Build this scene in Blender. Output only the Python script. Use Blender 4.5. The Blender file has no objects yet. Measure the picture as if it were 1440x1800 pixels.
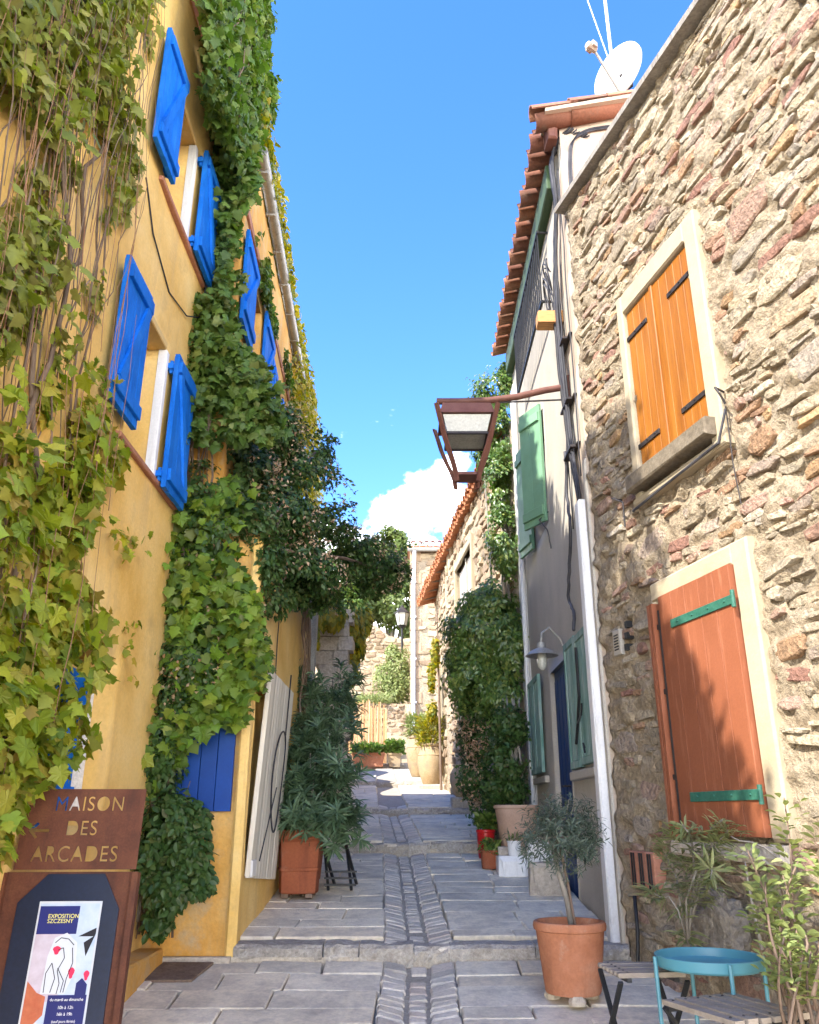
import bpy, bmesh, math, random
import numpy as np
from mathutils import Vector, Matrix

random.seed(7)
rng = np.random.default_rng(7)
sc = bpy.context.scene
col = sc.collection

# ---------------------------------------------------------------- camera, sky, sun, exposure
PITCH = math.radians(20.35)
EYE = 1.6
FPX = 1440.0
cam_d = bpy.data.cameras.new('camera')
cam_d.sensor_fit = 'VERTICAL'
cam_d.sensor_height = 36.0
cam_d.lens = 28.8
cam_d.clip_start = 0.05
cam_d.clip_end = 2000
cam = bpy.data.objects.new('camera', cam_d)
cam.location = (0, 0, EYE)
cam.rotation_euler = (math.radians(90) + PITCH, 0, 0)
col.objects.link(cam)
sc.camera = cam

SUN = Vector((1.0, 0.90, -1.32)).normalized()          # direction the light travels
SUN_EL = math.asin(-SUN.z)
SUN_AZ = math.atan2(-SUN.x, -SUN.y)                    # clockwise from +Y
world = bpy.data.worlds.new('World')
sc.world = world
world.use_nodes = True
wn = world.node_tree.nodes
wl = world.node_tree.links
bg = wn['Background']
sky = wn.new('ShaderNodeTexSky')
sky.sky_type = 'NISHITA'
sky.sun_disc = False
sky.sun_elevation = SUN_EL
sky.sun_rotation = SUN_AZ
sky.air_density = 0.95
sky.dust_density = 0.0
sky.ozone_density = 3.0
tcw = wn.new('ShaderNodeTexCoord')
sep = wn.new('ShaderNodeSeparateXYZ')
wl.new(tcw.outputs['Generated'], sep.inputs[0])
mapn = wn.new('ShaderNodeMapping')
mapn.inputs['Scale'].default_value = (9.0, 9.0, 13.0)
mapn.inputs['Location'].default_value = (3.09, 1.4, 0.62)
mapn.inputs['Rotation'].default_value = (0, 0, math.radians(-11))
wl.new(tcw.outputs['Generated'], mapn.inputs[0])
cn = wn.new('ShaderNodeTexNoise')
cn.inputs['Scale'].default_value = 1.0
cn.inputs['Detail'].default_value = 9
cn.inputs['Roughness'].default_value = 0.58
wl.new(mapn.outputs[0], cn.inputs['Vector'])
band = wn.new('ShaderNodeMapRange')                    # clouds only low over the horizon
band.inputs['From Min'].default_value = 0.25
band.inputs['From Max'].default_value = 0.45
band.inputs['To Min'].default_value = 0.14
band.inputs['To Max'].default_value = -0.20
wl.new(sep.outputs['Z'], band.inputs['Value'])
addn = wn.new('ShaderNodeMath')
addn.operation = 'ADD'
wl.new(cn.outputs['Fac'], addn.inputs[0])
wl.new(band.outputs[0], addn.inputs[1])
cr = wn.new('ShaderNodeMapRange')
cr.interpolation_type = 'SMOOTHSTEP'
cr.inputs['From Min'].default_value = 0.49
cr.inputs['From Max'].default_value = 0.66
wl.new(addn.outputs[0], cr.inputs['Value'])
hs = wn.new('ShaderNodeHueSaturation')
hs.inputs['Saturation'].default_value = 1.26
hs.inputs['Hue'].default_value = 0.513
hs.inputs['Value'].default_value = 0.69
wl.new(sky.outputs[0], hs.inputs['Color'])
mixc = wn.new('ShaderNodeMixRGB')
mixc.inputs[2].default_value = (13.0, 12.7, 12.2, 1)
wl.new(cr.outputs[0], mixc.inputs[0])
wl.new(hs.outputs[0], mixc.inputs[1])
wl.new(mixc.outputs[0], bg.inputs['Color'])
bg.inputs['Strength'].default_value = 0.15

sun_d = bpy.data.lights.new('sun', 'SUN')
sun_d.energy = 2.0
sun_d.angle = math.radians(0.53)
sun_d.color = (1.0, 0.95, 0.86)
sun_o = bpy.data.objects.new('sun', sun_d)
sun_o.rotation_euler = SUN.to_track_quat('-Z', 'Y').to_euler()
sun_o.location = (-20, -18, 30)
col.objects.link(sun_o)

vs = sc.view_settings
vs.view_transform = 'Standard'
vs.look = 'None'
vs.gamma = 1.0
vs.exposure = 2.66
vs.use_curve_mapping = False
sc.cycles.max_bounces = 8
sc.cycles.diffuse_bounces = 5

# ---------------------------------------------------------------- helpers
def ray(px, py):
    x = (px - 720) / FPX
    v = (900 - py) / FPX
    return Vector((x, math.cos(PITCH) - v * math.sin(PITCH), math.sin(PITCH) + v * math.cos(PITCH)))

def proj(p):
    p = np.asarray(p, float)
    x, y, z = p[..., 0], p[..., 1], p[..., 2] - EYE
    c = y * math.cos(PITCH) + z * math.sin(PITCH)
    u = -y * math.sin(PITCH) + z * math.cos(PITCH)
    c = np.where(c < 0.05, 0.05, c)
    return 720 + FPX * x / c, 900 - FPX * u / c, c

def at_y(px, py, Y):
    r = ray(px, py)
    t = Y / r.y
    return Vector((r.x * t, Y, EYE + r.z * t))

def in_poly(px, py, poly):
    inside = np.zeros(px.shape, bool)
    n = len(poly)
    j = n - 1
    for i in range(n):
        xi, yi = poly[i]
        xj, yj = poly[j]
        c = ((yi > py) != (yj > py)) & (px < (xj - xi) * (py - yi) / (yj - yi + 1e-12) + xi)
        inside ^= c
        j = i
    return inside

def _hash(ix, iy, iz, seed):
    h = (ix * 374761393 + iy * 668265263 + iz * 2147483647 + seed * 974711) & 0xFFFFFFFF
    h = ((h ^ (h >> 13)) * 1274126177) & 0xFFFFFFFF
    return ((h ^ (h >> 16)) & 0xFFFF) / 65535.0

def vnoise(p, seed=0):
    p = np.asarray(p, float)
    i = np.floor(p).astype(np.int64)
    f = p - i
    f = f * f * (3 - 2 * f)
    r = 0
    for dx in (0, 1):
        for dy in (0, 1):
            for dz in (0, 1):
                w = (f[..., 0] if dx else 1 - f[..., 0]) * (f[..., 1] if dy else 1 - f[..., 1]) * (f[..., 2] if dz else 1 - f[..., 2])
                r = r + w * _hash(i[..., 0] + dx, i[..., 1] + dy, i[..., 2] + dz, seed)
    return r

def fbm(p, oct=4, seed=0):
    p = np.asarray(p, float)
    a, s, t = 0.5, 0.0, 0.0
    for o in range(oct):
        s = s + a * vnoise(p * 2 ** o, seed + o)
        t += a
        a *= 0.5
    return s / t

def wloc(o):
    v = Vector((0, 0, 0))
    while o is not None:
        v = v + o.location
        o = o.parent
    return v

def tag(o, label=None, cat=None, group=None, kind=None):
    if label: o['label'] = label
    if cat: o['category'] = cat
    if group: o['group'] = group
    if kind: o['kind'] = kind
    return o

def thing(name, label, cat, loc, group=None):
    o = bpy.data.objects.new(name, None)
    o.empty_display_size = 0.1
    o.location = loc
    col.objects.link(o)
    return tag(o, label, cat, group)

class Frame:
    """a wall plane: s runs along u, z is up, d sticks out along n"""
    def __init__(self, O, u, n):
        self.O = Vector((O[0], O[1], 0))
        self.u = Vector((u[0], u[1], 0)).normalized()
        self.n = Vector((n[0], n[1], 0)).normalized()
    def pt(self, s, z, d=0.0):
        v = self.O + self.u * s + self.n * d
        return Vector((v.x, v.y, z))
    def sz(self, px, py):
        r = ray(px, py)
        o = Vector((0, 0, EYE))
        t = (self.O - Vector((0, 0, 0))).dot(self.n) / r.dot(self.n)
        p = o + r * t
        return (p - self.O).dot(self.u), p.z
    def arr(self, s, z, d):
        s, z, d = np.broadcast_arrays(np.asarray(s, float), np.asarray(z, float), np.asarray(d, float))
        P = np.zeros(s.shape + (3,))
        for k in range(2):
            P[..., k] = self.O[k] + self.u[k] * s + self.n[k] * d
        P[..., 2] = z
        return P

class MB:
    """collects shapes in world space, links them as one mesh object"""
    def __init__(self):
        self.v = []
        self.f = []
    def add(self, vs_, fs):
        b = len(self.v)
        self.v.extend([tuple(x) for x in vs_])
        self.f.extend([tuple(i + b for i in f) for f in fs])
        return self
    def hexa(self, p):
        """8 points: bottom 4 ccw then top 4"""
        return self.add(p, [(3, 2, 1, 0), (4, 5, 6, 7), (0, 1, 5, 4), (1, 2, 6, 5), (2, 3, 7, 6), (3, 0, 4, 7)])
    def box(self, a, b):
        x0, y0, z0 = a
        x1, y1, z1 = b
        return self.hexa([(x0, y0, z0), (x1, y0, z0), (x1, y1, z0), (x0, y1, z0), (x0, y0, z1), (x1, y0, z1), (x1, y1, z1), (x0, y1, z1)])
    def fbox(self, F, s0, s1, z0, z1, d0, d1, bev=0.0, jit=0.0):
        """box on a wall frame, front edges chamfered by bev"""
        def P(s, z, d):
            j = lambda: random.uniform(-jit, jit) if jit else 0
            return F.pt(s + j(), z + j(), d + j() * 0.4)
        if bev <= 0:
            return self.hexa([P(s0, z0, d0), P(s1, z0, d0), P(s1, z1, d0), P(s0, z1, d0), P(s0, z0, d1), P(s1, z0, d1), P(s1, z1, d1), P(s0, z1, d1)])
        dm = d1 - bev
        b = bev
        pts = [P(s0, z0, d0), P(s1, z0, d0), P(s1, z1, d0), P(s0, z1, d0),
               P(s0, z0, dm), P(s1, z0, dm), P(s1, z1, dm), P(s0, z1, dm),
               P(s0 + b, z0 + b, d1), P(s1 - b, z0 + b, d1), P(s1 - b, z1 - b, d1), P(s0 + b, z1 - b, d1)]
        fs = [(3, 2, 1, 0), (8, 9, 10, 11)]
        for k in (0, 4):
            for i in range(4):
                j = (i + 1) % 4
                fs.append((k + i, k + j, k + 4 + j, k + 4 + i))
        return self.add(pts, fs)
    def obox(self, c, ax, ay, az):
        """oriented box, centre and three half-axis vectors"""
        c = Vector(c); ax = Vector(ax); ay = Vector(ay); az = Vector(az)
        return self.hexa([c - ax - ay - az, c + ax - ay - az, c + ax + ay - az, c - ax + ay - az,
                          c - ax - ay + az, c + ax - ay + az, c + ax + ay + az, c - ax + ay + az])
    def beam(self, a, b, w, h, up=(0, 0, 1)):
        a = Vector(a); b = Vector(b)
        t = (b - a)
        L = t.length
        t.normalize()
        s = t.cross(Vector(up))
        if s.length < 1e-4: s = t.cross(Vector((1, 0, 0)))
        s.normalize()
        q = s.cross(t)
        return self.obox((a + b) / 2, t * (L / 2), s * (w / 2), q * (h / 2))
    def tube(self, pts, r, n=6, cap=True):
        pts = [Vector(p) for p in pts]
        N = len(pts)
        rr = r if hasattr(r, '__len__') else [r] * N
        vs_, fs = [], []
        prev = None
        for i, p in enumerate(pts):
            t = (pts[min(i + 1, N - 1)] - pts[max(i - 1, 0)])
            if t.length < 1e-9: t = Vector((0, 0, 1))
            t.normalize()
            a = prev if prev is not None else (Vector((1, 0, 0)) if abs(t.x) < 0.8 else Vector((0, 1, 0)))
            a = (a - t * a.dot(t))
            if a.length < 1e-5: a = t.orthogonal()
            a.normalize()
            prev = a
            b = t.cross(a)
            for k in range(n):
                th = 2 * math.pi * k / n
                vs_.append(p + (a * math.cos(th) + b * math.sin(th)) * rr[i])
        for i in range(N - 1):
            for k in range(n):
                k2 = (k + 1) % n
                fs.append((i * n + k, i * n + k2, (i + 1) * n + k2, (i + 1) * n + k))
        if cap:
            fs.append(tuple(range(n))[::-1])
            fs.append(tuple((N - 1) * n + k for k in range(n)))
        return self.add(vs_, fs)
    def lathe(self, prof, c, n=24, square=0.0, ang=0.0):
        """profile of (r, z) turned about a vertical axis at c; closed ends where r = 0"""
        c = Vector(c)
        vs_, fs = [], []
        for (r, z) in prof:
            for k in range(n):
                th = 2 * math.pi * k / n
                q = 1.0
                if square:
                    q = 1 + square * (1.0 / max(abs(math.cos(th)), abs(math.sin(th))) - 1)
                vs_.append((c.x + r * q * math.cos(th + ang), c.y + r * q * math.sin(th + ang), c.z + z))
        for i in range(len(prof) - 1):
            for k in range(n):
                k2 = (k + 1) % n
                fs.append((i * n + k, i * n + k2, (i + 1) * n + k2, (i + 1) * n + k))
        return self.add(vs_, fs)
    def build(self, name, mat, parent=None, smooth=False, rnd=None):
        me = bpy.data.meshes.new(name)
        off = wloc(parent) if parent is not None else Vector((0, 0, 0))
        me.from_pydata([(x - off.x, y - off.y, z - off.z) for (x, y, z) in self.v], [], self.f)
        if mat: me.materials.append(mat)
        if smooth:
            me.polygons.foreach_set('use_smooth', [True] * len(me.polygons))
        o = bpy.data.objects.new(name, me)
        o.parent = parent
        col.objects.link(o)
        return o

def smooth_by_angle(o, deg=40):
    """smooth shading with hard edges kept"""
    me = o.data
    bm = bmesh.new()
    bm.from_mesh(me)
    for f in bm.faces: f.smooth = True
    for e in bm.edges:
        if len(e.link_faces) == 2:
            e.smooth = e.calc_face_angle(0) < math.radians(deg)
    bm.to_mesh(me)
    bm.free()
    return o

def np_mesh(name, V, Fq, mat, parent=None, rnd=None, smooth=False, kind=None):
    """mesh from numpy arrays (faces all of one size)"""
    off = np.array(wloc(parent)) if parent is not None else np.zeros(3)
    V = np.asarray(V, float).reshape(-1, 3) - off
    Fq = np.asarray(Fq, np.int32)
    me = bpy.data.meshes.new(name)
    nf, k = Fq.shape
    me.vertices.add(len(V))
    me.vertices.foreach_set('co', V.astype(np.float32).ravel())
    me.loops.add(nf * k)
    me.loops.foreach_set('vertex_index', Fq.ravel())
    me.polygons.add(nf)
    me.polygons.foreach_set('loop_start', np.arange(nf, dtype=np.int32) * k)
    if smooth: me.polygons.foreach_set('use_smooth', np.ones(nf, bool))
    me.update(calc_edges=True)
    if rnd is not None:
        a = me.attributes.new('rnd', 'FLOAT', 'FACE')
        a.data.foreach_set('value', np.asarray(rnd, np.float32))
    if mat: me.materials.append(mat)
    o = bpy.data.objects.new(name, me)
    o.parent = parent
    col.objects.link(o)
    if kind: o['kind'] = kind
    return o

# ---------------------------------------------------------------- materials
def nset(node, **kw):
    for k, v in kw.items():
        node.inputs[k].default_value = v
    return node

def mat(name, cols, scale=6.0, rough=0.8, bump=0.15, bscale=60.0, palette=None, vary=0.12, spec=0.3, metal=0.0,
        stretch=(1, 1, 1), fine=0.25, translucent=0.0, bdist=0.01, stain=None, streak=None):
    """cols: colours blended by a large noise; palette: colours picked per piece; fine: small-scale value mottling"""
    m = bpy.data.materials.new(name)
    m.use_nodes = True
    N, L = m.node_tree.nodes, m.node_tree.links
    pr = N['Principled BSDF']
    geo = N.new('ShaderNodeNewGeometry')
    mp = N.new('ShaderNodeMapping')
    mp.inputs['Scale'].default_value = stretch
    L.new(geo.outputs['Position'], mp.inputs[0])
    oi = N.new('ShaderNodeObjectInfo')
    at = N.new('ShaderNodeAttribute')
    at.attribute_name = 'rnd'
    ad = N.new('ShaderNodeMath'); ad.operation = 'ADD'
    L.new(oi.outputs['Random'], ad.inputs[0]); L.new(at.outputs['Fac'], ad.inputs[1])
    fr = N.new('ShaderNodeMath'); fr.operation = 'FRACT'
    L.new(ad.outputs[0], fr.inputs[0])
    n1 = nset(N.new('ShaderNodeTexNoise'), Scale=scale, Detail=6.0, Roughness=0.6)
    L.new(mp.outputs[0], n1.inputs['Vector'])
    def ramp(colours, src, interp='LINEAR', lo=0.0, hi=1.0):
        r = N.new('ShaderNodeValToRGB')
        r.color_ramp.interpolation = interp
        el = r.color_ramp.elements
        while len(el) < len(colours): el.new(0.5)
        for i, c in enumerate(colours):
            k = i / len(colours) if interp == 'CONSTANT' else (i / max(1, len(colours) - 1))
            el[i].position = lo + (hi - lo) * k
            el[i].color = (c[0], c[1], c[2], 1)
        L.new(src, r.inputs[0])
        return r
    if palette:
        base = ramp(palette, fr.outputs[0], 'LINEAR').outputs[0]
        if cols:
            r2 = ramp(cols, n1.outputs['Fac'], lo=0.3, hi=0.7)
            mx = N.new('ShaderNodeMixRGB'); mx.blend_type = 'MULTIPLY'; mx.inputs[0].default_value = 1
            L.new(base, mx.inputs[1]); L.new(r2.outputs[0], mx.inputs[2])
            base = mx.outputs[0]
    else:
        base = ramp(cols, n1.outputs['Fac'], lo=0.3, hi=0.7).outputs[0]
    if stain:
        c, s, lo, hi = stain
        ns = nset(N.new('ShaderNodeTexNoise'), Scale=s, Detail=7.0, Roughness=0.65)
        L.new(mp.outputs[0], ns.inputs['Vector'])
        mr = N.new('ShaderNodeMapRange'); mr.inputs['From Min'].default_value = lo; mr.inputs['From Max'].default_value = hi
        L.new(ns.outputs['Fac'], mr.inputs['Value'])
        mx = N.new('ShaderNodeMixRGB'); mx.inputs[2].default_value = (*c, 1)
        L.new(mr.outputs[0], mx.inputs[0]); L.new(base, mx.inputs[1])
        base = mx.outputs[0]
    if streak:                                           # runs down the surface
        c, s, lo, hi = streak
        mp2 = N.new('ShaderNodeMapping'); mp2.inputs['Scale'].default_value = (1, 1, .12)
        L.new(geo.outputs['Position'], mp2.inputs[0])
        ns = nset(N.new('ShaderNodeTexNoise'), Scale=s, Detail=6.0, Roughness=0.6)
        L.new(mp2.outputs[0], ns.inputs['Vector'])
        mr = N.new('ShaderNodeMapRange'); mr.inputs['From Min'].default_value = lo; mr.inputs['From Max'].default_value = hi
        L.new(ns.outputs['Fac'], mr.inputs['Value'])
        mx = N.new('ShaderNodeMixRGB'); mx.inputs[2].default_value = (*c, 1)
        L.new(mr.outputs[0], mx.inputs[0]); L.new(base, mx.inputs[1])
        base = mx.outputs[0]
    # value changes: per piece and fine mottling
    n2 = nset(N.new('ShaderNodeTexNoise'), Scale=bscale, Detail=5.0, Roughness=0.65)
    L.new(mp.outputs[0], n2.inputs['Vector'])
    a1 = N.new('ShaderNodeMapRange'); a1.inputs['From Min'].default_value = 0.25; a1.inputs['From Max'].default_value = 0.75
    a1.inputs['To Min'].default_value = 1 - fine; a1.inputs['To Max'].default_value = 1 + fine
    L.new(n2.outputs['Fac'], a1.inputs['Value'])
    m7 = N.new('ShaderNodeMath'); m7.operation = 'MULTIPLY'; m7.inputs[1].default_value = 7.31
    L.new(fr.outputs[0], m7.inputs[0])
    f7 = N.new('ShaderNodeMath'); f7.operation = 'FRACT'
    L.new(m7.outputs[0], f7.inputs[0])
    a2 = N.new('ShaderNodeMapRange'); a2.inputs['To Min'].default_value = 1 - vary; a2.inputs['To Max'].default_value = 1 + vary
    L.new(f7.outputs[0], a2.inputs['Value'])
    mm = N.new('ShaderNodeMath'); mm.operation = 'MULTIPLY'
    L.new(a1.outputs[0], mm.inputs[0]); L.new(a2.outputs[0], mm.inputs[1])
    hv = N.new('ShaderNodeHueSaturation')
    L.new(mm.outputs[0], hv.inputs['Value']); L.new(base, hv.inputs['Color'])
    colour = hv.outputs[0]
    L.new(colour, pr.inputs['Base Color'])
    pr.inputs['Roughness'].default_value = rough
    pr.inputs['Metallic'].default_value = metal
    pr.inputs['Specular IOR Level'].default_value = spec
    if bump > 0:
        b = N.new('ShaderNodeBump'); b.inputs['Strength'].default_value = bump; b.inputs['Distance'].default_value = bdist
        L.new(n2.outputs['Fac'], b.inputs['Height'])
        L.new(b.outputs[0], pr.inputs['Normal'])
    if translucent > 0:
        tr = N.new('ShaderNodeBsdfTranslucent')
        h2 = N.new('ShaderNodeHueSaturation'); h2.inputs['Saturation'].default_value = 1.15; h2.inputs['Value'].default_value = 1.5
        L.new(colour, h2.inputs['Color']); L.new(h2.outputs[0], tr.inputs['Color'])
        ms = N.new('ShaderNodeMixShader'); ms.inputs[0].default_value = translucent
        L.new(pr.outputs[0], ms.inputs[1]); L.new(tr.outputs[0], ms.inputs[2])
        L.new(ms.outputs[0], N['Material Output'].inputs['Surface'])
    return m

M = {}
M['plaster_yellow'] = mat('yellow lime plaster', [(.64, .38, .09), (.76, .50, .16), (.80, .58, .24)], scale=1.6, bump=.45, bscale=45, fine=.09, rough=.92, stain=((.55, .36, .14), 2.6, .55, .8), streak=((.60, .40, .17), 5, .54, .78))
M['plaster_reveal'] = mat('pale yellow reveal plaster', [(.66, .43, .15), (.76, .55, .25)], scale=3, bump=.2, bscale=40, fine=.06, rough=.92)
M['plaster_orange'] = mat('orange base plaster', [(.50, .25, .045), (.60, .32, .075), (.62, .39, .14)], scale=2.2, bump=.5, bscale=40, fine=.12, rough=.92, stain=((.44, .34, .21), 4.5, .52, .72), streak=((.48, .32, .14), 6, .52, .75))
M['plaster_white'] = mat('off white plaster', [(.41, .37, .30), (.49, .445, .37)], scale=2.2, bump=.5, bscale=70, fine=.1, rough=.95, stain=((.42, .39, .35), 4, .6, .85), streak=((.40, .37, .31), 6, .54, .8))
M['plaster_trim'] = mat('cream window surround plaster', [(.35, .28, .18), (.40, .335, .23)], scale=5, bump=.25, bscale=60, fine=.06, rough=.9)
M['plaster_gable'] = mat('pinkish gable plaster', [(.40, .315, .235), (.46, .375, .29)], scale=3, bump=.4, bscale=60, fine=.09, rough=.95)
M['white_paint'] = mat('white paint', [(.70, .69, .66), (.76, .75, .72)], scale=4, bump=.1, bscale=60, fine=.07, rough=.7, stain=((.5, .48, .44), 9, .58, .85), streak=((.52, .50, .45), 14, .54, .8))
M['cream_boards'] = mat('cream painted boards', [(.60, .55, .44), (.70, .66, .56)], scale=5, bump=.15, bscale=50, fine=.08, rough=.7, stretch=(1, 1, .15))
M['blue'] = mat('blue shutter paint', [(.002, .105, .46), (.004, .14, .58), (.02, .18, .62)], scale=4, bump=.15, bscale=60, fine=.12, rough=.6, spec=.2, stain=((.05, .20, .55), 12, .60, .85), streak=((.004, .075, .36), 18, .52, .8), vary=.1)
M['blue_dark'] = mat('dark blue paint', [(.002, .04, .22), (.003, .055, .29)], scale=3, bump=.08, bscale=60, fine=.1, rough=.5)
M['door_blue'] = mat('navy door paint', [(.008, .03, .11), (.012, .045, .16)], scale=3, bump=.08, bscale=60, fine=.1, rough=.5)
M['orange_wood'] = mat('orange varnished wood', [(.21, .068, .008), (.28, .098, .011), (.33, .125, .019)], scale=12, bump=.25, bscale=60, fine=.18, rough=.5, stretch=(1, 1, .08), vary=.06)
M['terracotta_paint'] = mat('terracotta shutter paint', [(.22, .070, .030), (.26, .085, .039)], scale=3, bump=.1, bscale=70, fine=.08, rough=.65, vary=.05, streak=((.38, .15, .08), 20, .55, .8))
M['iron'] = mat('dark wrought iron', [(.035, .03, .03), (.06, .05, .045)], bump=.1, bscale=90, rough=.55, metal=.4)
M['black_iron'] = mat('black iron', [(.012, .012, .013), (.025, .025, .025)], bump=.05, rough=.5)
M['green_iron'] = mat('green painted strap hinge', [(.022, .105, .07), (.04, .14, .095)], scale=20, bump=.05, rough=.5)
M['green_paint'] = mat('sage green shutter paint', [(.15, .30, .17), (.19, .36, .22)], scale=4, bump=.05, rough=.55, fine=.06)
M['green_worn'] = mat('weathered green slats', [(.10, .22, .18), (.20, .32, .27), (.34, .40, .36)], scale=14, bump=.15, rough=.75, stretch=(1, 1, .2), fine=.15)
M['green_beam'] = mat('dark green fascia paint', [(.035, .065, .03), (.06, .10, .045)], scale=5, rough=.6)
M['rust'] = mat('rusted steel sheet', [(.075, .026, .014), (.115, .038, .019), (.15, .055, .025)], scale=8, bump=.15, bscale=120, fine=.25, rough=.75, streak=((.06, .022, .014), 16, .52, .78))
M['rust_dark'] = mat('rust brown iron', [(.13, .05, .035), (.19, .085, .06)], scale=10, bump=.1, bscale=100, fine=.15, rough=.6)
M['black_board'] = mat('blue black sign board', [(.006, .011, .03), (.008, .015, .042)], scale=3, bump=.02, rough=.45)
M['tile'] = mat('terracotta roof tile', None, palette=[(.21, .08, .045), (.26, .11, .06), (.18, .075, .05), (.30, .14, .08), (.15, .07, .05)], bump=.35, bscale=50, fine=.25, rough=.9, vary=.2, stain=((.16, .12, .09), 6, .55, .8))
M['tile_far'] = mat('orange far tile', None, palette=[(.34, .13, .06), (.40, .16, .07), (.30, .11, .05)], bump=.2, bscale=30, fine=.2, rough=.9)  # lighter orange palette for the far roofs
M['mortar'] = mat('creamy wall mortar', [(.29, .225, .15), (.37, .295, .20), (.43, .355, .255)], scale=6, bump=1.0, bscale=34, fine=.38, rough=.97, bdist=.035, stain=((.24, .18, .12), 11, .52, .74))
M['stone'] = mat('rubble stone', [(.72, .72, .72), (1.0, 1.0, 1.0), (1.12, 1.1, 1.05)], palette=[(.35, .28, .19), (.40, .325, .22), (.29, .235, .165), (.37, .305, .215), (.38, .24, .12), (.33, .195, .14), (.37, .32, .25), (.32, .165, .12), (.35, .29, .205), (.41, .34, .24), (.31, .26, .20)],
                 scale=18, bump=1.0, bscale=36, fine=.34, rough=.95, vary=.2, bdist=.03)
M['stone_grey'] = mat('grey old stone', [(.42, .36, .28), (.54, .47, .37)], scale=6, bump=.7, bscale=30, fine=.3, rough=.95, bdist=.02)
M['boulder'] = mat('dark weathered boulder', [(.15, .13, .105), (.24, .21, .17)], scale=7, bump=.9, bscale=28, fine=.35, rough=.95, bdist=.025)
M['paving'] = mat('limestone paving slab', [(.86, .86, .86), (1.0, 1.0, 1.0), (1.06, 1.05, 1.03)], palette=[(.74, .65, .48), (.81, .71, .53), (.67, .60, .46), (.78, .69, .52), (.74, .63, .45)], scale=3.5, bump=.5, bscale=38, fine=.15, rough=.8, vary=.08,
                  stain=((.44, .38, .30), 3.2, .48, .72), streak=((.52, .45, .35), 9, .5, .75))
M['cobble'] = mat('limestone cobble', [(.8, .8, .8), (1.05, 1.05, 1.04)], palette=[(.62, .55, .44), (.70, .62, .50), (.56, .51, .42), (.68, .56, .44)], scale=9, bump=.6, bscale=40, fine=.2, rough=.85, vary=.15)
M['joint'] = mat('dirty paving joint', [(.42, .36, .28), (.54, .47, .37)], scale=7, bump=.8, bscale=50, fine=.3, rough=.97)
M['bed'] = mat('dark channel joint', [(.36, .315, .25), (.46, .405, .325)], scale=9, bump=.8, bscale=50, fine=.3, rough=.97)
M['ground'] = mat('dry earth', [(.26, .21, .14), (.34, .28, .19), (.17, .19, .08)], scale=.6, bump=.5, bscale=6, fine=.25, rough=.97)
M['edge_stone'] = mat('pitted step stone', [(.32, .28, .23), (.50, .46, .40)], palette=None, scale=16, bump=1.0, bscale=45, fine=.35, rough=.95, vary=.12, bdist=.02)
M['pot'] = mat('terracotta pot', [(.40, .15, .07), (.48, .195, .10), (.50, .25, .15)], scale=5, bump=.2, bscale=60, fine=.14, rough=.9, vary=.1, stain=((.50, .38, .28), 8, .58, .85), streak=((.30, .13, .07), 10, .56, .8))
M['pot_red'] = mat('dark red terracotta', [(.28, .08, .035), (.34, .105, .045)], scale=5, bump=.2, bscale=50, fine=.16, rough=.85, stain=((.36, .18, .11), 7, .56, .85), streak=((.18, .05, .025), 9, .54, .8))
M['pot_pinkish'] = mat('pinkish weathered terracotta', [(.42, .27, .19), (.50, .34, .25)], scale=5, bump=.2, bscale=50, fine=.12, rough=.9)
M['pot_pale'] = mat('pale weathered jar', [(.36, .25, .13), (.42, .31, .18), (.30, .24, .16)], scale=5, bump=.3, bscale=40, fine=.15, rough=.9)
M['soil'] = mat('potting soil', [(.03, .022, .015), (.06, .045, .03)], scale=20, bump=1, bscale=60, fine=.3, rough=1)
M['bark'] = mat('vine bark', [(.13, .085, .06), (.22, .16, .115)], scale=14, bump=.6, bscale=60, fine=.3, rough=.95, stretch=(1, 1, .25))
M['tendril'] = mat('reddish tendril', [(.24, .11, .06), (.32, .19, .10)], bump=0, rough=.8)
M['bark_grey'] = mat('grey trunk bark', [(.20, .175, .145), (.30, .27, .23)], scale=14, bump=.6, bscale=50, fine=.3, rough=.95, stretch=(1, 1, .25))
M['cable'] = mat('grey black cable', [(.025, .025, .03), (.06, .058, .065)], bump=0, rough=.6, vary=.4)
M['zinc'] = mat('zinc gutter', [(.26, .25, .23), (.36, .35, .32)], scale=5, bump=.1, rough=.5, metal=.35)
M['zinc_pale'] = mat('pale blue grey pipe', [(.40, .42, .50), (.50, .52, .60)], scale=5, bump=.05, rough=.5)
M['grey_wood'] = mat('weathered grey wood', [(.25, .205, .155), (.36, .30, .235)], scale=12, bump=.25, bscale=60, fine=.2, rough=.85, stretch=(.3, 1, 1), vary=.12)
M['sill_wood'] = mat('dark weathered sill wood', [(.12, .095, .065), (.19, .155, .11)], scale=14, bump=.4, bscale=50, fine=.3, rough=.9)
M['beam_wood'] = mat('new pine beam', [(.52, .24, .08), (.60, .31, .12)], scale=12, bump=.1, rough=.7, stretch=(.2, 1, 1))
M['shutter_grey'] = mat('grey beige shutter paint', [(.38, .34, .28), (.46, .42, .35)], scale=8, bump=.1, rough=.75)
M['turquoise'] = mat('turquoise powder coated steel', [(.075, .24, .285), (.08, .26, .31)], scale=3, bump=.0, fine=.03, rough=.38, spec=.5)
M['glass'] = mat('frosted lamp glass', [(.36, .36, .32), (.44, .44, .39)], bump=0, rough=.25, spec=.5)
M['window_dark'] = mat('dark window pane', [(.012, .014, .018), (.03, .033, .04)], scale=2, bump=0, rough=.08, spec=.6)
M['dish'] = mat('white dish enamel', [(.48, .47, .43), (.54, .54, .50)], scale=4, bump=.03, rough=.4, stain=((.66, .60, .36), 3, .6, .8))
M['brick'] = mat('hollow red brick', [(.34, .15, .09), (.42, .20, .13)], scale=9, bump=.4, bscale=50, fine=.2, rough=.9)
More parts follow.
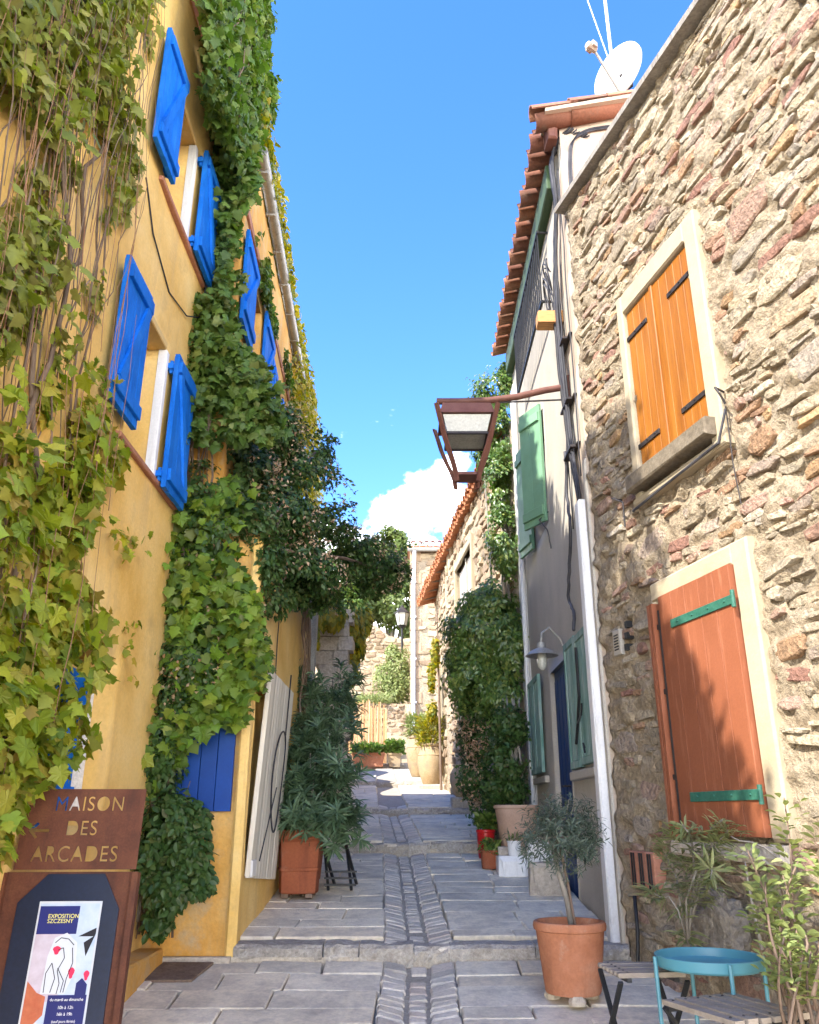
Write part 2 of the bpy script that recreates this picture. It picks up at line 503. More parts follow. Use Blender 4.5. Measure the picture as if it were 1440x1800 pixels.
M['bamboo'] = mat('orange reed fence', None, palette=[(.50, .27, .11), (.60, .36, .17), (.42, .22, .09), (.64, .44, .24)], bump=.2, bscale=60, fine=.2, rough=.85, vary=.2)
M['far_stone'] = mat('far rubble stone', [(.8, .8, .8), (1.08, 1.06, 1.02)], palette=[(.36, .285, .19), (.39, .31, .21), (.29, .21, .14), (.36, .26, .165)], scale=6, bump=.6, bscale=30, fine=.25, rough=.95, vary=.15)  # tan palette for the walls up the street
M['white_cloth'] = mat('white linen', [(.72, .70, .66), (.78, .76, .72)], bump=.1, rough=.9)
M['red_pot'] = mat('glossy red pot', [(.36, .01, .012), (.42, .015, .015)], bump=0, rough=.3)
def leafmat(name, pal, tr=.3, rough=.5, spec=.35):
    return mat(name, None, palette=pal, bump=.12, bscale=70, fine=.10, rough=rough, vary=.22, translucent=tr, spec=spec)
M['leaf_lime'] = leafmat('lime creeper leaf', [(.27, .33, .03), (.19, .28, .025), (.36, .37, .035), (.23, .31, .03), (.42, .38, .06), (.13, .22, .03), (.40, .28, .06), (.29, .34, .03)], .44)
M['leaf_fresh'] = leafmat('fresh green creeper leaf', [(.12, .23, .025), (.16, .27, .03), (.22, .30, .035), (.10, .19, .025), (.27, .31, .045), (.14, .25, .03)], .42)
M['leaf_dry'] = leafmat('dry olive creeper leaf', [(.24, .28, .04), (.30, .33, .055), (.18, .23, .04), (.33, .31, .08), (.26, .25, .07)], .42)
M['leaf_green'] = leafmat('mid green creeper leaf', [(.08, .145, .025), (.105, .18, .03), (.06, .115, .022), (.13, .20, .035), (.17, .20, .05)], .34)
M['leaf_dark'] = leafmat('dark evergreen leaf', [(.036, .082, .018), (.052, .105, .024), (.042, .09, .024), (.07, .125, .03), (.095, .11, .036)], .22, .42, .32)
M['leaf_ivy'] = leafmat('glossy climber leaf', [(.075, .14, .03), (.10, .18, .035), (.06, .12, .028), (.15, .22, .045), (.22, .25, .06)], .25, .32, .55)
M['leaf_oleander'] = leafmat('oleander leaf', [(.075, .135, .065), (.095, .16, .075), (.115, .175, .09), (.06, .115, .058)], .22, .4, .45)
M['leaf_olive'] = leafmat('olive tree leaf', [(.07, .10, .065), (.095, .125, .085), (.055, .085, .055), (.13, .155, .11)], .18, .45, .4)
M['leaf_yellow'] = leafmat('yellow vine leaf', [(.30, .26, .02), (.36, .28, .02), (.20, .22, .03), (.14, .18, .03), (.40, .30, .03)], .4)
M['leaf_pale'] = leafmat('pale narrow leaf', [(.20, .23, .09), (.26, .27, .12), (.16, .20, .07), (.30, .28, .14)], .3)
M['leaf_bright'] = leafmat('bright shrub leaf', [(.20, .25, .08), (.26, .29, .10), (.16, .21, .065), (.32, .33, .14)], .3)
M['leaf_tree'] = leafmat('far tree leaf', [(.09, .13, .025), (.12, .16, .035), (.07, .11, .022), (.15, .17, .05)], .25)  # mid green palette for the big tree
M['flower'] = leafmat('faded pink flower', [(.50, .34, .20), (.56, .42, .27), (.40, .22, .13), (.60, .48, .32)], .3)
M['paper'] = mat('poster paper white', [(.56, .58, .61), (.60, .62, .65)], bump=0, fine=.02, rough=.5)
M['ink_navy'] = mat('poster navy ink', [(.012, .016, .12), (.014, .018, .13)], bump=0, fine=.02, rough=.5)
M['ink_pink'] = mat('poster pink grey print', [(.44, .35, .40), (.58, .52, .58)], scale=12, bump=0, fine=.05, rough=.5)
M['ink_blue'] = mat('poster pale blue print', [(.34, .42, .52), (.48, .53, .60)], scale=12, bump=0, fine=.05, rough=.5)
M['ink_rust'] = mat('poster orange print', [(.42, .10, .045), (.50, .15, .07)], scale=20, bump=0, fine=.1, rough=.5)
M['ink_red'] = mat('poster red print', [(.62, .02, .07), (.66, .03, .10)], bump=0, fine=.02, rough=.5)
M['ink_black'] = mat('poster black print', [(.01, .01, .015), (.015, .012, .02)], bump=0, fine=.02, rough=.5)
M['ink_yellow'] = mat('poster yellow lettering', [(.80, .72, .18), (.84, .76, .22)], bump=0, fine=.02, rough=.5)
M['ink_white'] = mat('poster white lettering', [(.80, .80, .80), (.84, .84, .84)], bump=0, fine=.02, rough=.5)

# ---------------------------------------------------------------- leaves
def tri_fan(out, centre):
    V = np.array([centre] + out, float)
    n = len(out)
    F_ = np.array([(0, i + 1, (i + 1) % n + 1) for i in range(n)], np.int32)
    return V, F_
_half = [(.10, -.06), (.34, -.04), (.50, .14), (.36, .26), (.66, .46), (.40, .50), (.30, .62), (.16, .78)]
_out = [(0, 0.02)] + _half + [(0, 1.0)] + [(-x, y) for (x, y) in reversed(_half)]
T_IVY = tri_fan([(x, y, -.35 * x * x - .28 * max(0, y - .45) ** 2 + (.03 if i % 2 else -.03)) for i, (x, y) in enumerate(_out)], (0, .36, .05))
_half3 = [(.24, .0), (.42, .22), (.26, .34), (.26, .6)]
_out3 = [(0, 0.0)] + _half3 + [(0, 1.0)] + [(-x, y) for (x, y) in reversed(_half3)]
T_VINE = tri_fan([(x, y, -.4 * x * x - .25 * max(0, y - .4) ** 2) for (x, y) in _out3], (0, .36, .05))
T_OVAL = (np.array([(0, 0, 0), (.27, .42, .09), (0, .5, 0), (-.27, .42, .09), (0, 1, -.10)]), np.array([(0, 1, 2), (0, 2, 3), (1, 4, 2), (2, 4, 3)], np.int32))
T_LANCE = (np.array([(0, 0, 0), (.075, .33, .03), (-.075, .33, .03), (0, .36, 0), (.06, .7, -.02), (-.06, .7, -.02), (0, .7, -.05), (0, 1, -.16)]),
           np.array([(0, 1, 3), (0, 3, 2), (1, 4, 3), (3, 4, 6), (3, 6, 5), (3, 5, 2), (4, 7, 6), (6, 7, 5)], np.int32))

_ov = [(.0, 0), (.17, .16), (.27, .38), (.27, .58), (.17, .80), (.0, 1.0), (-.17, .80), (-.27, .58), (-.27, .38), (-.17, .16)]
T_LEAF = tri_fan([(x, y, .28 * abs(x) - .25 * (y - .4) ** 2) for x, y in _ov], (0, .48, -.02))

def nrm(a):
    return a / np.maximum(np.linalg.norm(a, axis=-1, keepdims=True), 1e-9)

def leaf_basis(N_, T_):
    N_ = nrm(N_)
    T_ = nrm(T_ - (T_ * N_).sum(-1, keepdims=True) * N_)
    return np.cross(T_, N_), T_, N_

def leaves(name, tpl, P, N_, T_, S, m, parent, singles=0, single_name='leaf', kind='stuff'):
    """scatter leaves; the `singles` that show largest are objects of their own, the rest one mesh"""
    P = np.asarray(P, float)
    n = len(P)
    if n == 0: return
    B, T2, N2 = leaf_basis(np.asarray(N_, float), np.asarray(T_, float))
    S = np.asarray(S, float)
    idx = np.arange(n)
    if singles:
        x, y, c = proj(P)
        app = S / c
        app[(x < 0) | (x > 1440) | (y < 0) | (y > 1800)] = 0
        order = np.argsort(-app)
        pick, idx = order[:singles], order[singles:]
        me = bpy.data.meshes.new(single_name)
        me.from_pydata([tuple(v) for v in tpl[0]], [], [tuple(int(i) for i in f) for f in tpl[1]])
        me.materials.append(m)
        off = np.array(wloc(parent))
        for i in pick:
            o = bpy.data.objects.new(single_name, me)
            o.parent = parent
            s = S[i]
            mt = Matrix(((B[i][0] * s, T2[i][0] * s, N2[i][0] * s, P[i][0] - off[0]),
                         (B[i][1] * s, T2[i][1] * s, N2[i][1] * s, P[i][1] - off[1]),
                         (B[i][2] * s, T2[i][2] * s, N2[i][2] * s, P[i][2] - off[2]), (0, 0, 0, 1)))
            o.matrix_basis = mt
            col.objects.link(o)
    if len(idx) == 0: return
    tv, tf = tpl
    bend = rng.uniform(.5, 1.8, len(idx))
    V = (P[idx][:, None, :] + S[idx][:, None, None] * (tv[None, :, 0:1] * B[idx][:, None, :] + tv[None, :, 1:2] * T2[idx][:, None, :]
         + (tv[None, :, 2:3] * bend[:, None, None]) * N2[idx][:, None, :]))
    k = len(tv)
    F_ = tf[None, :, :] + (np.arange(len(idx)) * k)[:, None, None]
    rnd = np.repeat(rng.random(len(idx)), len(tf))
    return np_mesh(name, V.reshape(-1, 3), F_.reshape(-1, 3), m, parent, rnd, kind=kind)

def rdir(n):
    return nrm(rng.normal(size=(n, 3)))

def blob_points(ells, per_m3=None, n=None, shell=.55, clump=0.0, cseed=3, cscale=6.0, lump=.45):
    """points in a union of ellipsoids (c, r), biased to the outside, thinned in clumps"""
    P, D = [], []
    vol = [r[0] * r[1] * r[2] for c, r in ells]
    tot = sum(v ** .67 for v in vol)
    for (c, r), v in zip(ells, vol):
        k = int(n * v ** .67 / tot)
        d = rdir(k)
        rad = (shell + (1 - shell) * rng.random(k) ** .6)[:, None] * (1 + lump * (fbm(d * 2.2 + np.array(c) * 3, 3, cseed)[:, None] - .5) * 2)
        P.append(np.array(c) + d * rad * np.array(r))
        D.append(d)
    P, D = np.vstack(P), np.vstack(D)
    if clump > 0:
        keep = fbm(P * cscale, 3, cseed) > clump
        P, D = P[keep], D[keep]
    return P, D
# ---------------------------------------------------------------- ground and street
_gy = [-40, 0, 5.98, 5.99, 10.0, 10.01, 13.4, 13.41, 18.3, 18.31, 24.6, 24.61, 27, 60, 140]
_gzv = [-4.8, 0, .715, .80, 1.20, 1.31, 1.62, 1.70, 2.20, 2.28, 2.93, 3.02, 3.25, 7.0, 9.0]
def gz(y): return float(np.interp(y, _gy, _gzv))
def gzb(y): return float(np.interp(y, [-40, 0, 5.98, 10, 13.4, 18.3, 24.6, 27, 60, 140], [-4.8, 0, .715, 1.2, 1.62, 2.2, 2.93, 3.2, 7, 9]))
def xc(y): return float(np.interp(y, [0, 5, 6, 10, 13.5, 18.5, 25], [.06, .04, .06, -.07, -.26, -.50, -.75]))

ys = [-40, -20, -10, -4] + list(np.arange(0, 30, 1.5)) + [33, 40, 50, 60, 80, 110, 140]
xs = [-90, -40, -20, -10, -5, -2.5, 0, 2.5, 5, 10, 20, 40, 90]
gmb = MB()
gv = [(x, y, gzb(y) - .12 + (0.0 if abs(x) < 6 else .02 * (abs(x) - 6) * (1 if y > 5 else .2))) for y in ys for x in xs]
gf = [(j * len(xs) + i, j * len(xs) + i + 1, (j + 1) * len(xs) + i + 1, (j + 1) * len(xs) + i) for j in range(len(ys) - 1) for i in range(len(xs) - 1)]
gmb.add(gv, gf)
tag(gmb.build('ground', M['ground']), kind='structure')

smb = MB()
sy = sorted(set([-8] + list(np.arange(-2, 27, .5)) + [5.979, 5.981, 9.999, 10.001, 13.399, 13.401, 18.299, 18.301, 24.599, 24.601]))
sv, sf = [], []
for y in sy:
    z = float(np.interp(y, [-40, 0, 5.98, 5.9801, 10.0, 10.0001, 13.4, 13.4001, 18.3, 18.3001, 24.6, 24.6001, 27], [-4.8, 0, .715, .80, 1.20, 1.31, 1.62, 1.70, 2.20, 2.28, 2.93, 3.02, 3.25]))
    for x in (-2.6, -1.2, -.4, .5, 1.5, 2.9): sv.append((x, y, z - .060))
for j in range(len(sy) - 1):
    for i in range(5): sf.append((j * 6 + i, j * 6 + i + 1, (j + 1) * 6 + i + 1, (j + 1) * 6 + i))
smb.add(sv, sf)
street = tag(smb.build('street', M['joint']), kind='structure')

def slab(x0, x1, y0, y1, top, name, m, bev=.008, thick=.09, wob=.006, slope=0.0, drop=(0, 0)):
    """one paving stone following the street's slope; drop tilts it across"""
    mb = MB()
    j = lambda: random.uniform(-wob, wob)
    tilt = random.uniform(-.004, .004)
    def Z(x, y): return gz(min(max(y, ylo), yhi)) + top + tilt * (1 if x > (x0 + x1) / 2 else -1) + (drop[0] if x < (x0 + x1) / 2 else drop[1])
    ylo, yhi = y0, y1
    c = [(x0 + j(), y0 + j()), (x1 + j(), y0 + j()), (x1 + j(), y1 + j()), (x0 + j(), y1 + j())]
    cx, cy = (x0 + x1) / 2, (y0 + y1) / 2
    low = [(x, y, Z(x, y) - thick) for x, y in c]
    mid = [(x, y, Z(x, y) - bev) for x, y in c]
    up = [(x + (bev if x < cx else -bev), y + (bev if y < cy else -bev), Z(x, y)) for x, y in c]
    fs = [(8, 9, 10, 11)]
    for k in (0, 4):
        for i in range(4):
            q = (i + 1) % 4
            fs.append((k + i, k + q, k + 4 + q, k + 4 + i))
    mb.add(low + mid + up, fs)
    return mb.build(name, m, street)

steps = [-1.0, 5.98, 10.0, 13.4, 18.3, 24.6]
def street_l(y): return -2.3 if y < 6 else -1.16 if y < 9.3 else -1.9
def street_r(y):
    if y < 6.0: return 1.40 + .24 * (6.0 - y)
    return 1.41 if y < 10.2 else 1.45 if y < 13 else 1.2
slabs_rest, n_slab, n_cob = MB(), 0, 0
for a, b in zip(steps[:-1], steps[1:]):
    for sd, y in ((0, max(a, 2.6) + (.24 if a > 0 else 0)), (1, max(a, 2.6) + (.25 if a > 0 else .13))):
     while y < b - .05:
         d = random.uniform(.17, .40) * (1 if y < 13 else 1.5)
         if b - y - d < .16: d = b - y
         y1 = min(y + d, b) - .009
         for side in (sd,):
             c = xc(y)
             if side == 0: lo, hi = street_l(y + .02), c - .225
             else: lo, hi = c + .235, street_r(y)
             x = lo + (random.uniform(-.25, 0) if side == 0 else 0)
             while x < hi - .03:
                 w = random.uniform(.30, .72)
                 if hi - x - w < .2: w = hi - x
                 if n_slab < 300:
                     slab(x + .004, min(x + w, hi) - .004, y + random.uniform(-.006, .006), y1 + random.uniform(-.004, .004), random.uniform(.002, .012), 'paving_stone', M['paving'], wob=.010)
                     n_slab += 1
                 x += w
         y += d
    # channel: two cobble bands tilting to a row of small centre stones
    y = max(a, 3.0) + (.02 if a > 0 else 0)
    while y < b - .04:
        d = random.uniform(.07, .15)
        if y > 13: d *= 1.6
        if b - y - d < .09: d = b - y
        y1 = min(y + d, b) - .013
        c = xc(y)
        if n_cob < 294:
            sk = random.uniform(-.014, .014)
            slab(c - .218, c - .075, y + sk, y1 + sk, .004, 'channel_cobble', M['cobble'], bev=.010, wob=.008, drop=(0.004, -.020))
            if random.random() < .93:
                slab(c - .048, c + .05, y, y1 - .004, -.026, 'channel_cobble', M['cobble'], bev=.008, wob=.006)
            slab(c + .078, c + .228, y - sk, y1 - sk, .004, 'channel_cobble', M['cobble'], bev=.010, wob=.008, drop=(-.020, .004))
            n_cob += 3
        y += d
# pitted edge stones of the steps
for sy0 in steps[1:]:
    lo, hi = (-1.15, 1.43) if sy0 < 12 else (-1.9, 1.4)
    x = lo
    zt = gz(sy0 + .02)
    while x < hi - .03:
        w = random.uniform(.22, .62)
        if hi - x - w < .15: w = hi - x
        c = xc(sy0)
        dip = -.012 if abs((x + w / 2) - c) < .2 else 0
        mb = MB()
        Fst = Frame((0, sy0 + .12), (1, 0), (0, -1))
        nx, nz = 6, 3
        V, F_ = [], []
        f0 = random.uniform(-.012, .012)
        zb = gz(sy0 - .02) - .03
        prof = [(zb, .115), (zb + .06, .125), (zt + dip - .012, .12), (zt + dip + .010, .095), (zt + dip + .012, -.10)]
        for (pz, pd) in prof:
            for i in range(nx):
                s = x + .004 + (w - .008) * i / (nx - 1)
                V.append(Fst.pt(s, pz + random.uniform(-.006, .006), pd + f0 + random.uniform(-.012, .012)))
        for r in range(len(prof) - 1):
            for i in range(nx - 1):
                F_.append((r * nx + i, r * nx + i + 1, (r + 1) * nx + i + 1, (r + 1) * nx + i))
        mb.add(V, F_)
        mb.build('step_stone', M['edge_stone'], street)
        x += w
bedv, bedf = [], []
for k, y in enumerate(sy):
    if y < -1: continue
    z = float(np.interp(y, [-40, 0, 5.98, 5.9801, 10.0, 10.0001, 13.4, 13.4001, 18.3, 18.3001, 24.6, 24.6001, 27], [-4.8, 0, .715, .80, 1.20, 1.31, 1.62, 1.70, 2.20, 2.28, 2.93, 3.02, 3.25]))
    bedv += [(xc(y) - .235, y, z - .038), (xc(y) + .24, y, z - .038)]
for k in range(len(bedv) // 2 - 1): bedf.append((2 * k, 2 * k + 1, 2 * k + 3, 2 * k + 2))
mb = MB(); mb.add(bedv, bedf); mb.build('channel_bed', M['bed'], street)

# ---------------------------------------------------------------- wall frames
FA = Frame((-1.75, 0), (0, 1), (1, 0))
FBf = Frame((0, 6.0), (1, 0), (0, -1))
FBs = Frame((-1.15, 0), (0, 1), (1, 0))
FC = Frame((-1.5, 6.0), (-.035, 1), (1, .035))
FW = Frame((1.42, 0), (0, 1), (-1, 0))
FG = Frame((1.42, 6.03), (1, 0), (0, -1))
KS = .24
FS = Frame((1.42, 6.0), (KS, -1), (-1, -KS))
FH = Frame((1.32, 10.6), (-.56, 5.9), (-5.9, -.56))
FH2 = Frame((FH.pt(5.93, 0).x, FH.pt(5.93, 0).y), (-.02, 1), (-1, -.02))
FF = Frame((0.03, 27.0), (1, 0), (0, -1))

def wall_sheet(name, F, s0, s1, z0, z1, holes, m, parent, res=.12, amp=.012, nsc=2.0, depth=.25, octv=3, top=None, seed=0, back=True, bias=0.0):
    """front face of a wall with real openings (holes: s0, s1, z0, z1), reveals and outer returns"""
    def lines(a, b, cuts):
        cuts = sorted(set([a, b] + [c for c in cuts if a < c < b]))
        out = []
        for p, q in zip(cuts[:-1], cuts[1:]):
            k = max(1, int(round((q - p) / res)))
            out += [p + (q - p) * i / k for i in range(k)]
        return np.array(out + [cuts[-1]])
    S = lines(s0, s1, [h[0] for h in holes] + [h[1] for h in holes])
    Z = lines(z0, z1, [h[2] for h in holes] + [h[3] for h in holes])
    gs, gzz = np.meshgrid(S, Z)
    if top is not None:
        tz = top(gs)
        k = np.clip((gzz - (z1 - 1.4)) / 1.4, 0, 1)
        gzz = gzz + k * (tz - z1)
    P0 = F.arr(gs, gzz, 0)
    D = amp * ((fbm(P0 * np.asarray(nsc), octv, seed) - .5) * 2 + bias)
    P = F.arr(gs, gzz, D)
    V = P.reshape(-1, 3).tolist()
    ns, nz = len(S), len(Z)
    cs, cz = (S[:-1] + S[1:]) / 2, (Z[:-1] + Z[1:]) / 2
    hole = np.zeros((nz - 1, ns - 1), bool)
    for h in holes:
        hole |= ((cz > h[2]) & (cz < h[3]))[:, None] & ((cs > h[0]) & (cs < h[1]))[None, :]
    Fq = []
    for j in range(nz - 1):
        for i in range(ns - 1):
            if not hole[j, i]:
                Fq.append((j * ns + i, j * ns + i + 1, (j + 1) * ns + i + 1, (j + 1) * ns + i))
    back_id = {}
    def bk(k):
        if k not in back_id:
            j, i = divmod(k, ns)
            V.append(tuple(F.pt(float(gs[j, i]), float(gzz[j, i]), -depth)))
            back_id[k] = len(V) - 1
        return back_id[k]
    def edge(a, b):
        Fq.append((a, b, bk(b), bk(a)))
    for j in range(nz - 1):
        for i in range(ns - 1):
            if hole[j, i]: continue
            if j == 0 or hole[j - 1, i]: edge(j * ns + i, j * ns + i + 1)
            if j == nz - 2 or hole[j + 1, i]: edge((j + 1) * ns + i, (j + 1) * ns + i + 1)
            if i == 0 or hole[j, i - 1]: edge(j * ns + i, (j + 1) * ns + i)
            if i == ns - 2 or hole[j, i + 1]: edge(j * ns + i + 1, (j + 1) * ns + i + 1)
    return np_mesh(name, V, Fq, m, parent, smooth=False)

def body(F, s0, s1, z0, z1, d0, d1, m, parent, name='house_body', zt=None):
    mb = MB()
    mb.fbox(F, s0, s1, z0, z1, d0, d1)
    return mb.build(name, m, parent)

def plank_shutter(F, s0, s1, z0, z1, d, n, m, parent, th=.028, ledge=None, brace=None, gap=.004, mat2=None, frame=False, edge='R', rail=.09, name='shutter'):
    """shutter leaf made of n boards with cross ledges (and a brace); the ledges are the part's own mesh, boards its children"""
    lz = ledge if ledge is not None else [z0 + .14, z1 - .14]
    bb = MB(); bb.fbox(F, s0 + .012, s1 - .012, z0 + .012, z1 - .012, d - .007, d + .004)
    sh = bb.build(name, mat2 or m, parent)
    for z in lz:
        mb = MB(); mb.fbox(F, s0 + .012, s1 - .012, z - rail / 2, z + rail / 2, d + th + .001, d + th + .024, bev=.004)
        mb.build('ledge', m, sh)
    if brace:
        za, zb = lz[0] + rail / 2, lz[-1] - rail / 2
        a, b = (s0 + .06, s1 - .06) if brace > 0 else (s1 - .06, s0 + .06)
        pa, pb = F.pt(a, za, d + th + .012), F.pt(b, zb, d + th + .012)
        t = (pb - pa).normalized()
        mb = MB(); mb.obox((pa + pb) / 2, t * ((pb - pa).length / 2), F.n * .010, t.cross(F.n) * .036)
        mb.build('brace', m, sh)
    w = (s1 - s0) / n
    for i in range(n):
        pb = MB()
        pb.fbox(F, s0 + w * i + gap / 2, s0 + w * (i + 1) - gap / 2, z0 + random.uniform(-.002, .002), z1 + random.uniform(-.002, .002), d + random.uniform(-.001, .001), d + th + random.uniform(-.001, .001), bev=.0018)
        pb.build('plank', m, sh)
    return sh

def strap(F, s0, s1, z, d, h, m, parent, pin=None, bolts=4, name='hinge', slope=0.0):
    mb = MB()
    mb.fbox(F, s0, s1, z - h / 2, z + h / 2, d, d + .008, bev=.002)
    for i in range(bolts):
        s = s0 + (s1 - s0) * (i + .5) / bolts
        c = F.pt(s, z, d + .009)
        mb.lathe([(0, .0), (.008, 0), (.006, .006), (0, .007)], c, n=6)
    if pin is not None:
        mb.tube([F.pt(pin, z - h * .9, d + .008), F.pt(pin, z + h * .9, d + .008)], .013, n=8)
    return mb.build(name, m, parent)

# stones of a rubble wall
def rubble(F, s0, s1, z0, z1, holes, m, parent, singles=300, row=(.06, .15), length=(.12, .36), proud=(.012, .035), nseg=10, top=None, name='stone', cover=1.0, seed=1, rnd_rot=.08, big=0.0, cover_z=None):
    R = random.Random(seed)
    items = []
    z = z0
    while z < z1:
        h = R.uniform(*row)
        s = s0 - R.uniform(0, .15)
        while s < s1:
            w = R.uniform(*length) * (.7 + .6 * h / row[1])
            cs, cz = s + w / 2, z + h / 2 + R.uniform(-.02, .02)
            if R.random() < (cover if cover_z is None else cover_z(cs, cz)) and cs - w / 2 > s0 + .0 and cs + w / 2 < s1:
                ok = True
                for hh in holes:
                    if hh[0] - w * .5 < cs < hh[1] + w * .5 and hh[2] - h * .5 < cz < hh[3] + h * .5: ok = False
                if top is not None and cz + h / 2 > top(cs) - .03: ok = False
                if ok: items.append((cs, cz, w, h))
            s += w + R.uniform(.004, .03)
        z += h + R.uniform(.0, .014)
    nb = int(len(items) * big)
    bigs = []
    for _ in range(nb):
        cs, cz = R.uniform(s0 + .2, s1 - .2), R.uniform(z0, z1 - .2)
        w, h = R.uniform(.22, .42), R.uniform(.12, .22)
        if any(hh[0] - w * .5 < cs < hh[1] + w * .5 and hh[2] - h * .5 < cz < hh[3] + h * .5 for hh in holes): continue
        if top is not None and cz + h / 2 > top(cs) - .03: continue
        if any(abs(cs - b[0]) < (w + b[2]) * .6 and abs(cz - b[1]) < (h + b[3]) * .6 for b in bigs): continue
        bigs.append((cs, cz, w, h))
    items = [i for i in items if not any(abs(i[0] - b[0]) < (i[2] * .7 + b[2]) * .5 and abs(i[1] - b[1]) < (i[3] * .8 + b[3]) * .5 for b in bigs)] + bigs
    def build_one(it):
        cs, cz, w, h = it
        rot = R.uniform(-rnd_rot, rnd_rot)
        ca, sa = math.cos(rot), math.sin(rot)
        out = []
        pw = R.uniform(.45, .75)
        for k in range(nseg):
            th = 2 * math.pi * (k + R.uniform(-.25, .25)) / nseg
            c, s_ = math.cos(th), math.sin(th)
            r = 1 + R.uniform(-.26, .14)
            x = math.copysign(abs(c) ** pw, c) * w / 2 * r
            y = math.copysign(abs(s_) ** pw, s_) * h / 2 * r
            out.append((x * ca - y * sa, x * sa + y * ca))
        t = R.uniform(*proud)
        tx, ty = R.uniform(-.5, .5) * t / (w / 2), R.uniform(-.5, .5) * t / (h / 2)
        V, F_ = [], []
        for (sc_, dd) in ((1.0, -.03), (.98, t * .55), (.80, t)):
            for (x, y) in out:
                j = R.uniform(-.18, .18) * t if dd > 0 else 0
                V.append(F.pt(cs + x * sc_, cz + y * sc_, dd + (tx * x + ty * y if dd > 0 else 0) + j))
        V.append(F.pt(cs, cz, t * R.uniform(.9, 1.15)))
        n = nseg
        for r_ in (0, 1):
            for k in range(n):
                q = (k + 1) % n
                F_.append((r_ * n + k, r_ * n + q, (r_ + 1) * n + q, (r_ + 1) * n + k))
        for k in range(n): F_.append((2 * n + k, 2 * n + (k + 1) % n, 3 * n))
        return V, F_
    if singles:
        P = np.array([tuple(F.pt(i[0], i[1], 0)) for i in items])
        x, y, c = proj(P)
        app = np.array([i[2] * i[3] for i in items]) / c ** 2
        app[(x < -10) | (x > 1450) | (y < -10) | (y > 1810)] *= .001
        order = np.argsort(-app)
    else: order = np.arange(len(items))
    rest = MB()
    rr = []
    for k, i in enumerate(order):
        V, F_ = build_one(items[i])
        if k < singles:
            mb = MB(); mb.add(V, F_); mb.build(name, m, parent)
        else:
            rest.add(V, F_)
            rr += [R.random()] * len(F_)
    if rest.v:
        o = rest.build('small_stones', m, parent)
        a = o.data.attributes.new('rnd', 'FLOAT', 'FACE')
        a.data.foreach_set('value', rr)
        o['kind'] = 'stuff'

# roof tile (barrel) mesh, axis along +X, concave side down; shared by all tiles
def tile_mesh(r=.085, L=.42, th=.014, taper=.82, n=7):
    V, F_ = [], []
    for i, (x, k) in enumerate(((0, 1.0), (L, taper))):
        for rad in (r * k, r * k - th):
            for j in range(n):
                a = math.pi * j / (n - 1)
                V.append((x, rad * math.cos(a), rad * math.sin(a)))
    def q(i, ring, j): return i * 2 * n + ring * n + j
    for j in range(n - 1):
        F_.append((q(0, 0, j), q(0, 0, j + 1), q(1, 0, j + 1), q(1, 0, j)))
        F_.append((q(0, 1, j + 1), q(0, 1, j), q(1, 1, j), q(1, 1, j + 1)))
        F_.append((q(0, 0, j + 1), q(0, 0, j), q(0, 1, j), q(0, 1, j + 1)))
        F_.append((q(1, 0, j), q(1, 0, j + 1), q(1, 1, j + 1), q(1, 1, j)))
    for j in (0, n - 1):
        F_.append((q(0, 0, j), q(1, 0, j), q(1, 1, j), q(0, 1, j)))
    me = bpy.data.meshes.new('roof_tile')
    me.from_pydata(V, [], F_)
    me.polygons.foreach_set('use_smooth', [True] * len(me.polygons))
    return me
ME_TILE = tile_mesh()
ME_TILE.materials.append(M['tile'])
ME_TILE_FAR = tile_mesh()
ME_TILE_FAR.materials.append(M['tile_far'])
def put_tile(me, p, xdir, up, parent, s=1.0, name='roof_tile'):
    """xdir: from the lower (wide) end uphill"""
    x = Vector(xdir).normalized()
    zv = Vector(up); zv = (zv - x * zv.dot(x)).normalized()
    yv = zv.cross(x)
    o = bpy.data.objects.new(name, me)
    o.parent = parent
    off = wloc(parent) if parent else Vector((0, 0, 0))
    q = Vector(p) - off
    o.matrix_basis = Matrix(((x.x * s, yv.x * s, zv.x * s, q.x), (x.y * s, yv.y * s, zv.y * s, q.y), (x.z * s, yv.z * s, zv.z * s, q.z), (0, 0, 0, 1)))
    col.objects.link(o)
    return o

def tiled_eave(F, s0, s1, z, over, me, parent, step=.19, slope=.24, rows=1, two=True, back=0.0, ts=1.0):
    """courses of pan and cover tiles along an eave"""
    up = F.n * slope + Vector((0, 0, 1))
    xd = -F.n + Vector((0, 0, slope))
    s = s0
    k = 0
    while s < s1:
        jz = random.uniform(-.008, .008)
        for r in range(rows):
            base = F.pt(s + random.uniform(-.008, .008), z + jz + slope * r * .36, over - r * .36 + random.uniform(-.015, .015))
            put_tile(me, base + Vector((0, 0, .015)), xd, -up, parent, s=ts)
            base2 = F.pt(s + step / 2 + random.uniform(-.008, .008), z + .055 + jz + slope * (r * .36 + back), over - back - r * .36 + random.uniform(-.015, .02))
            put_tile(me, base2, xd, up, parent, s=ts)
        s += step

# ---------------------------------------------------------------- yellow house on the left
hA = thing('yellow_house', 'ochre yellow house wall at left with four open blue shutters, hung with climbing vines', 'house', (-1.75, 4.5, 0))
UW = (4.66, 5.24, 5.80, 6.74)
LW = (4.52, 5.12, 3.76, 4.74)
GW = (FA.sz(145, 1130)[0] - .02, FA.sz(205, 1160)[0], 1.55, 2.48)
wA = wall_sheet('wall', FA, 3.4, 6.02, -.3, 7.72, [UW, LW, GW], M['plaster_yellow'], hA, res=.10, amp=.018, nsc=1.6, depth=.34)
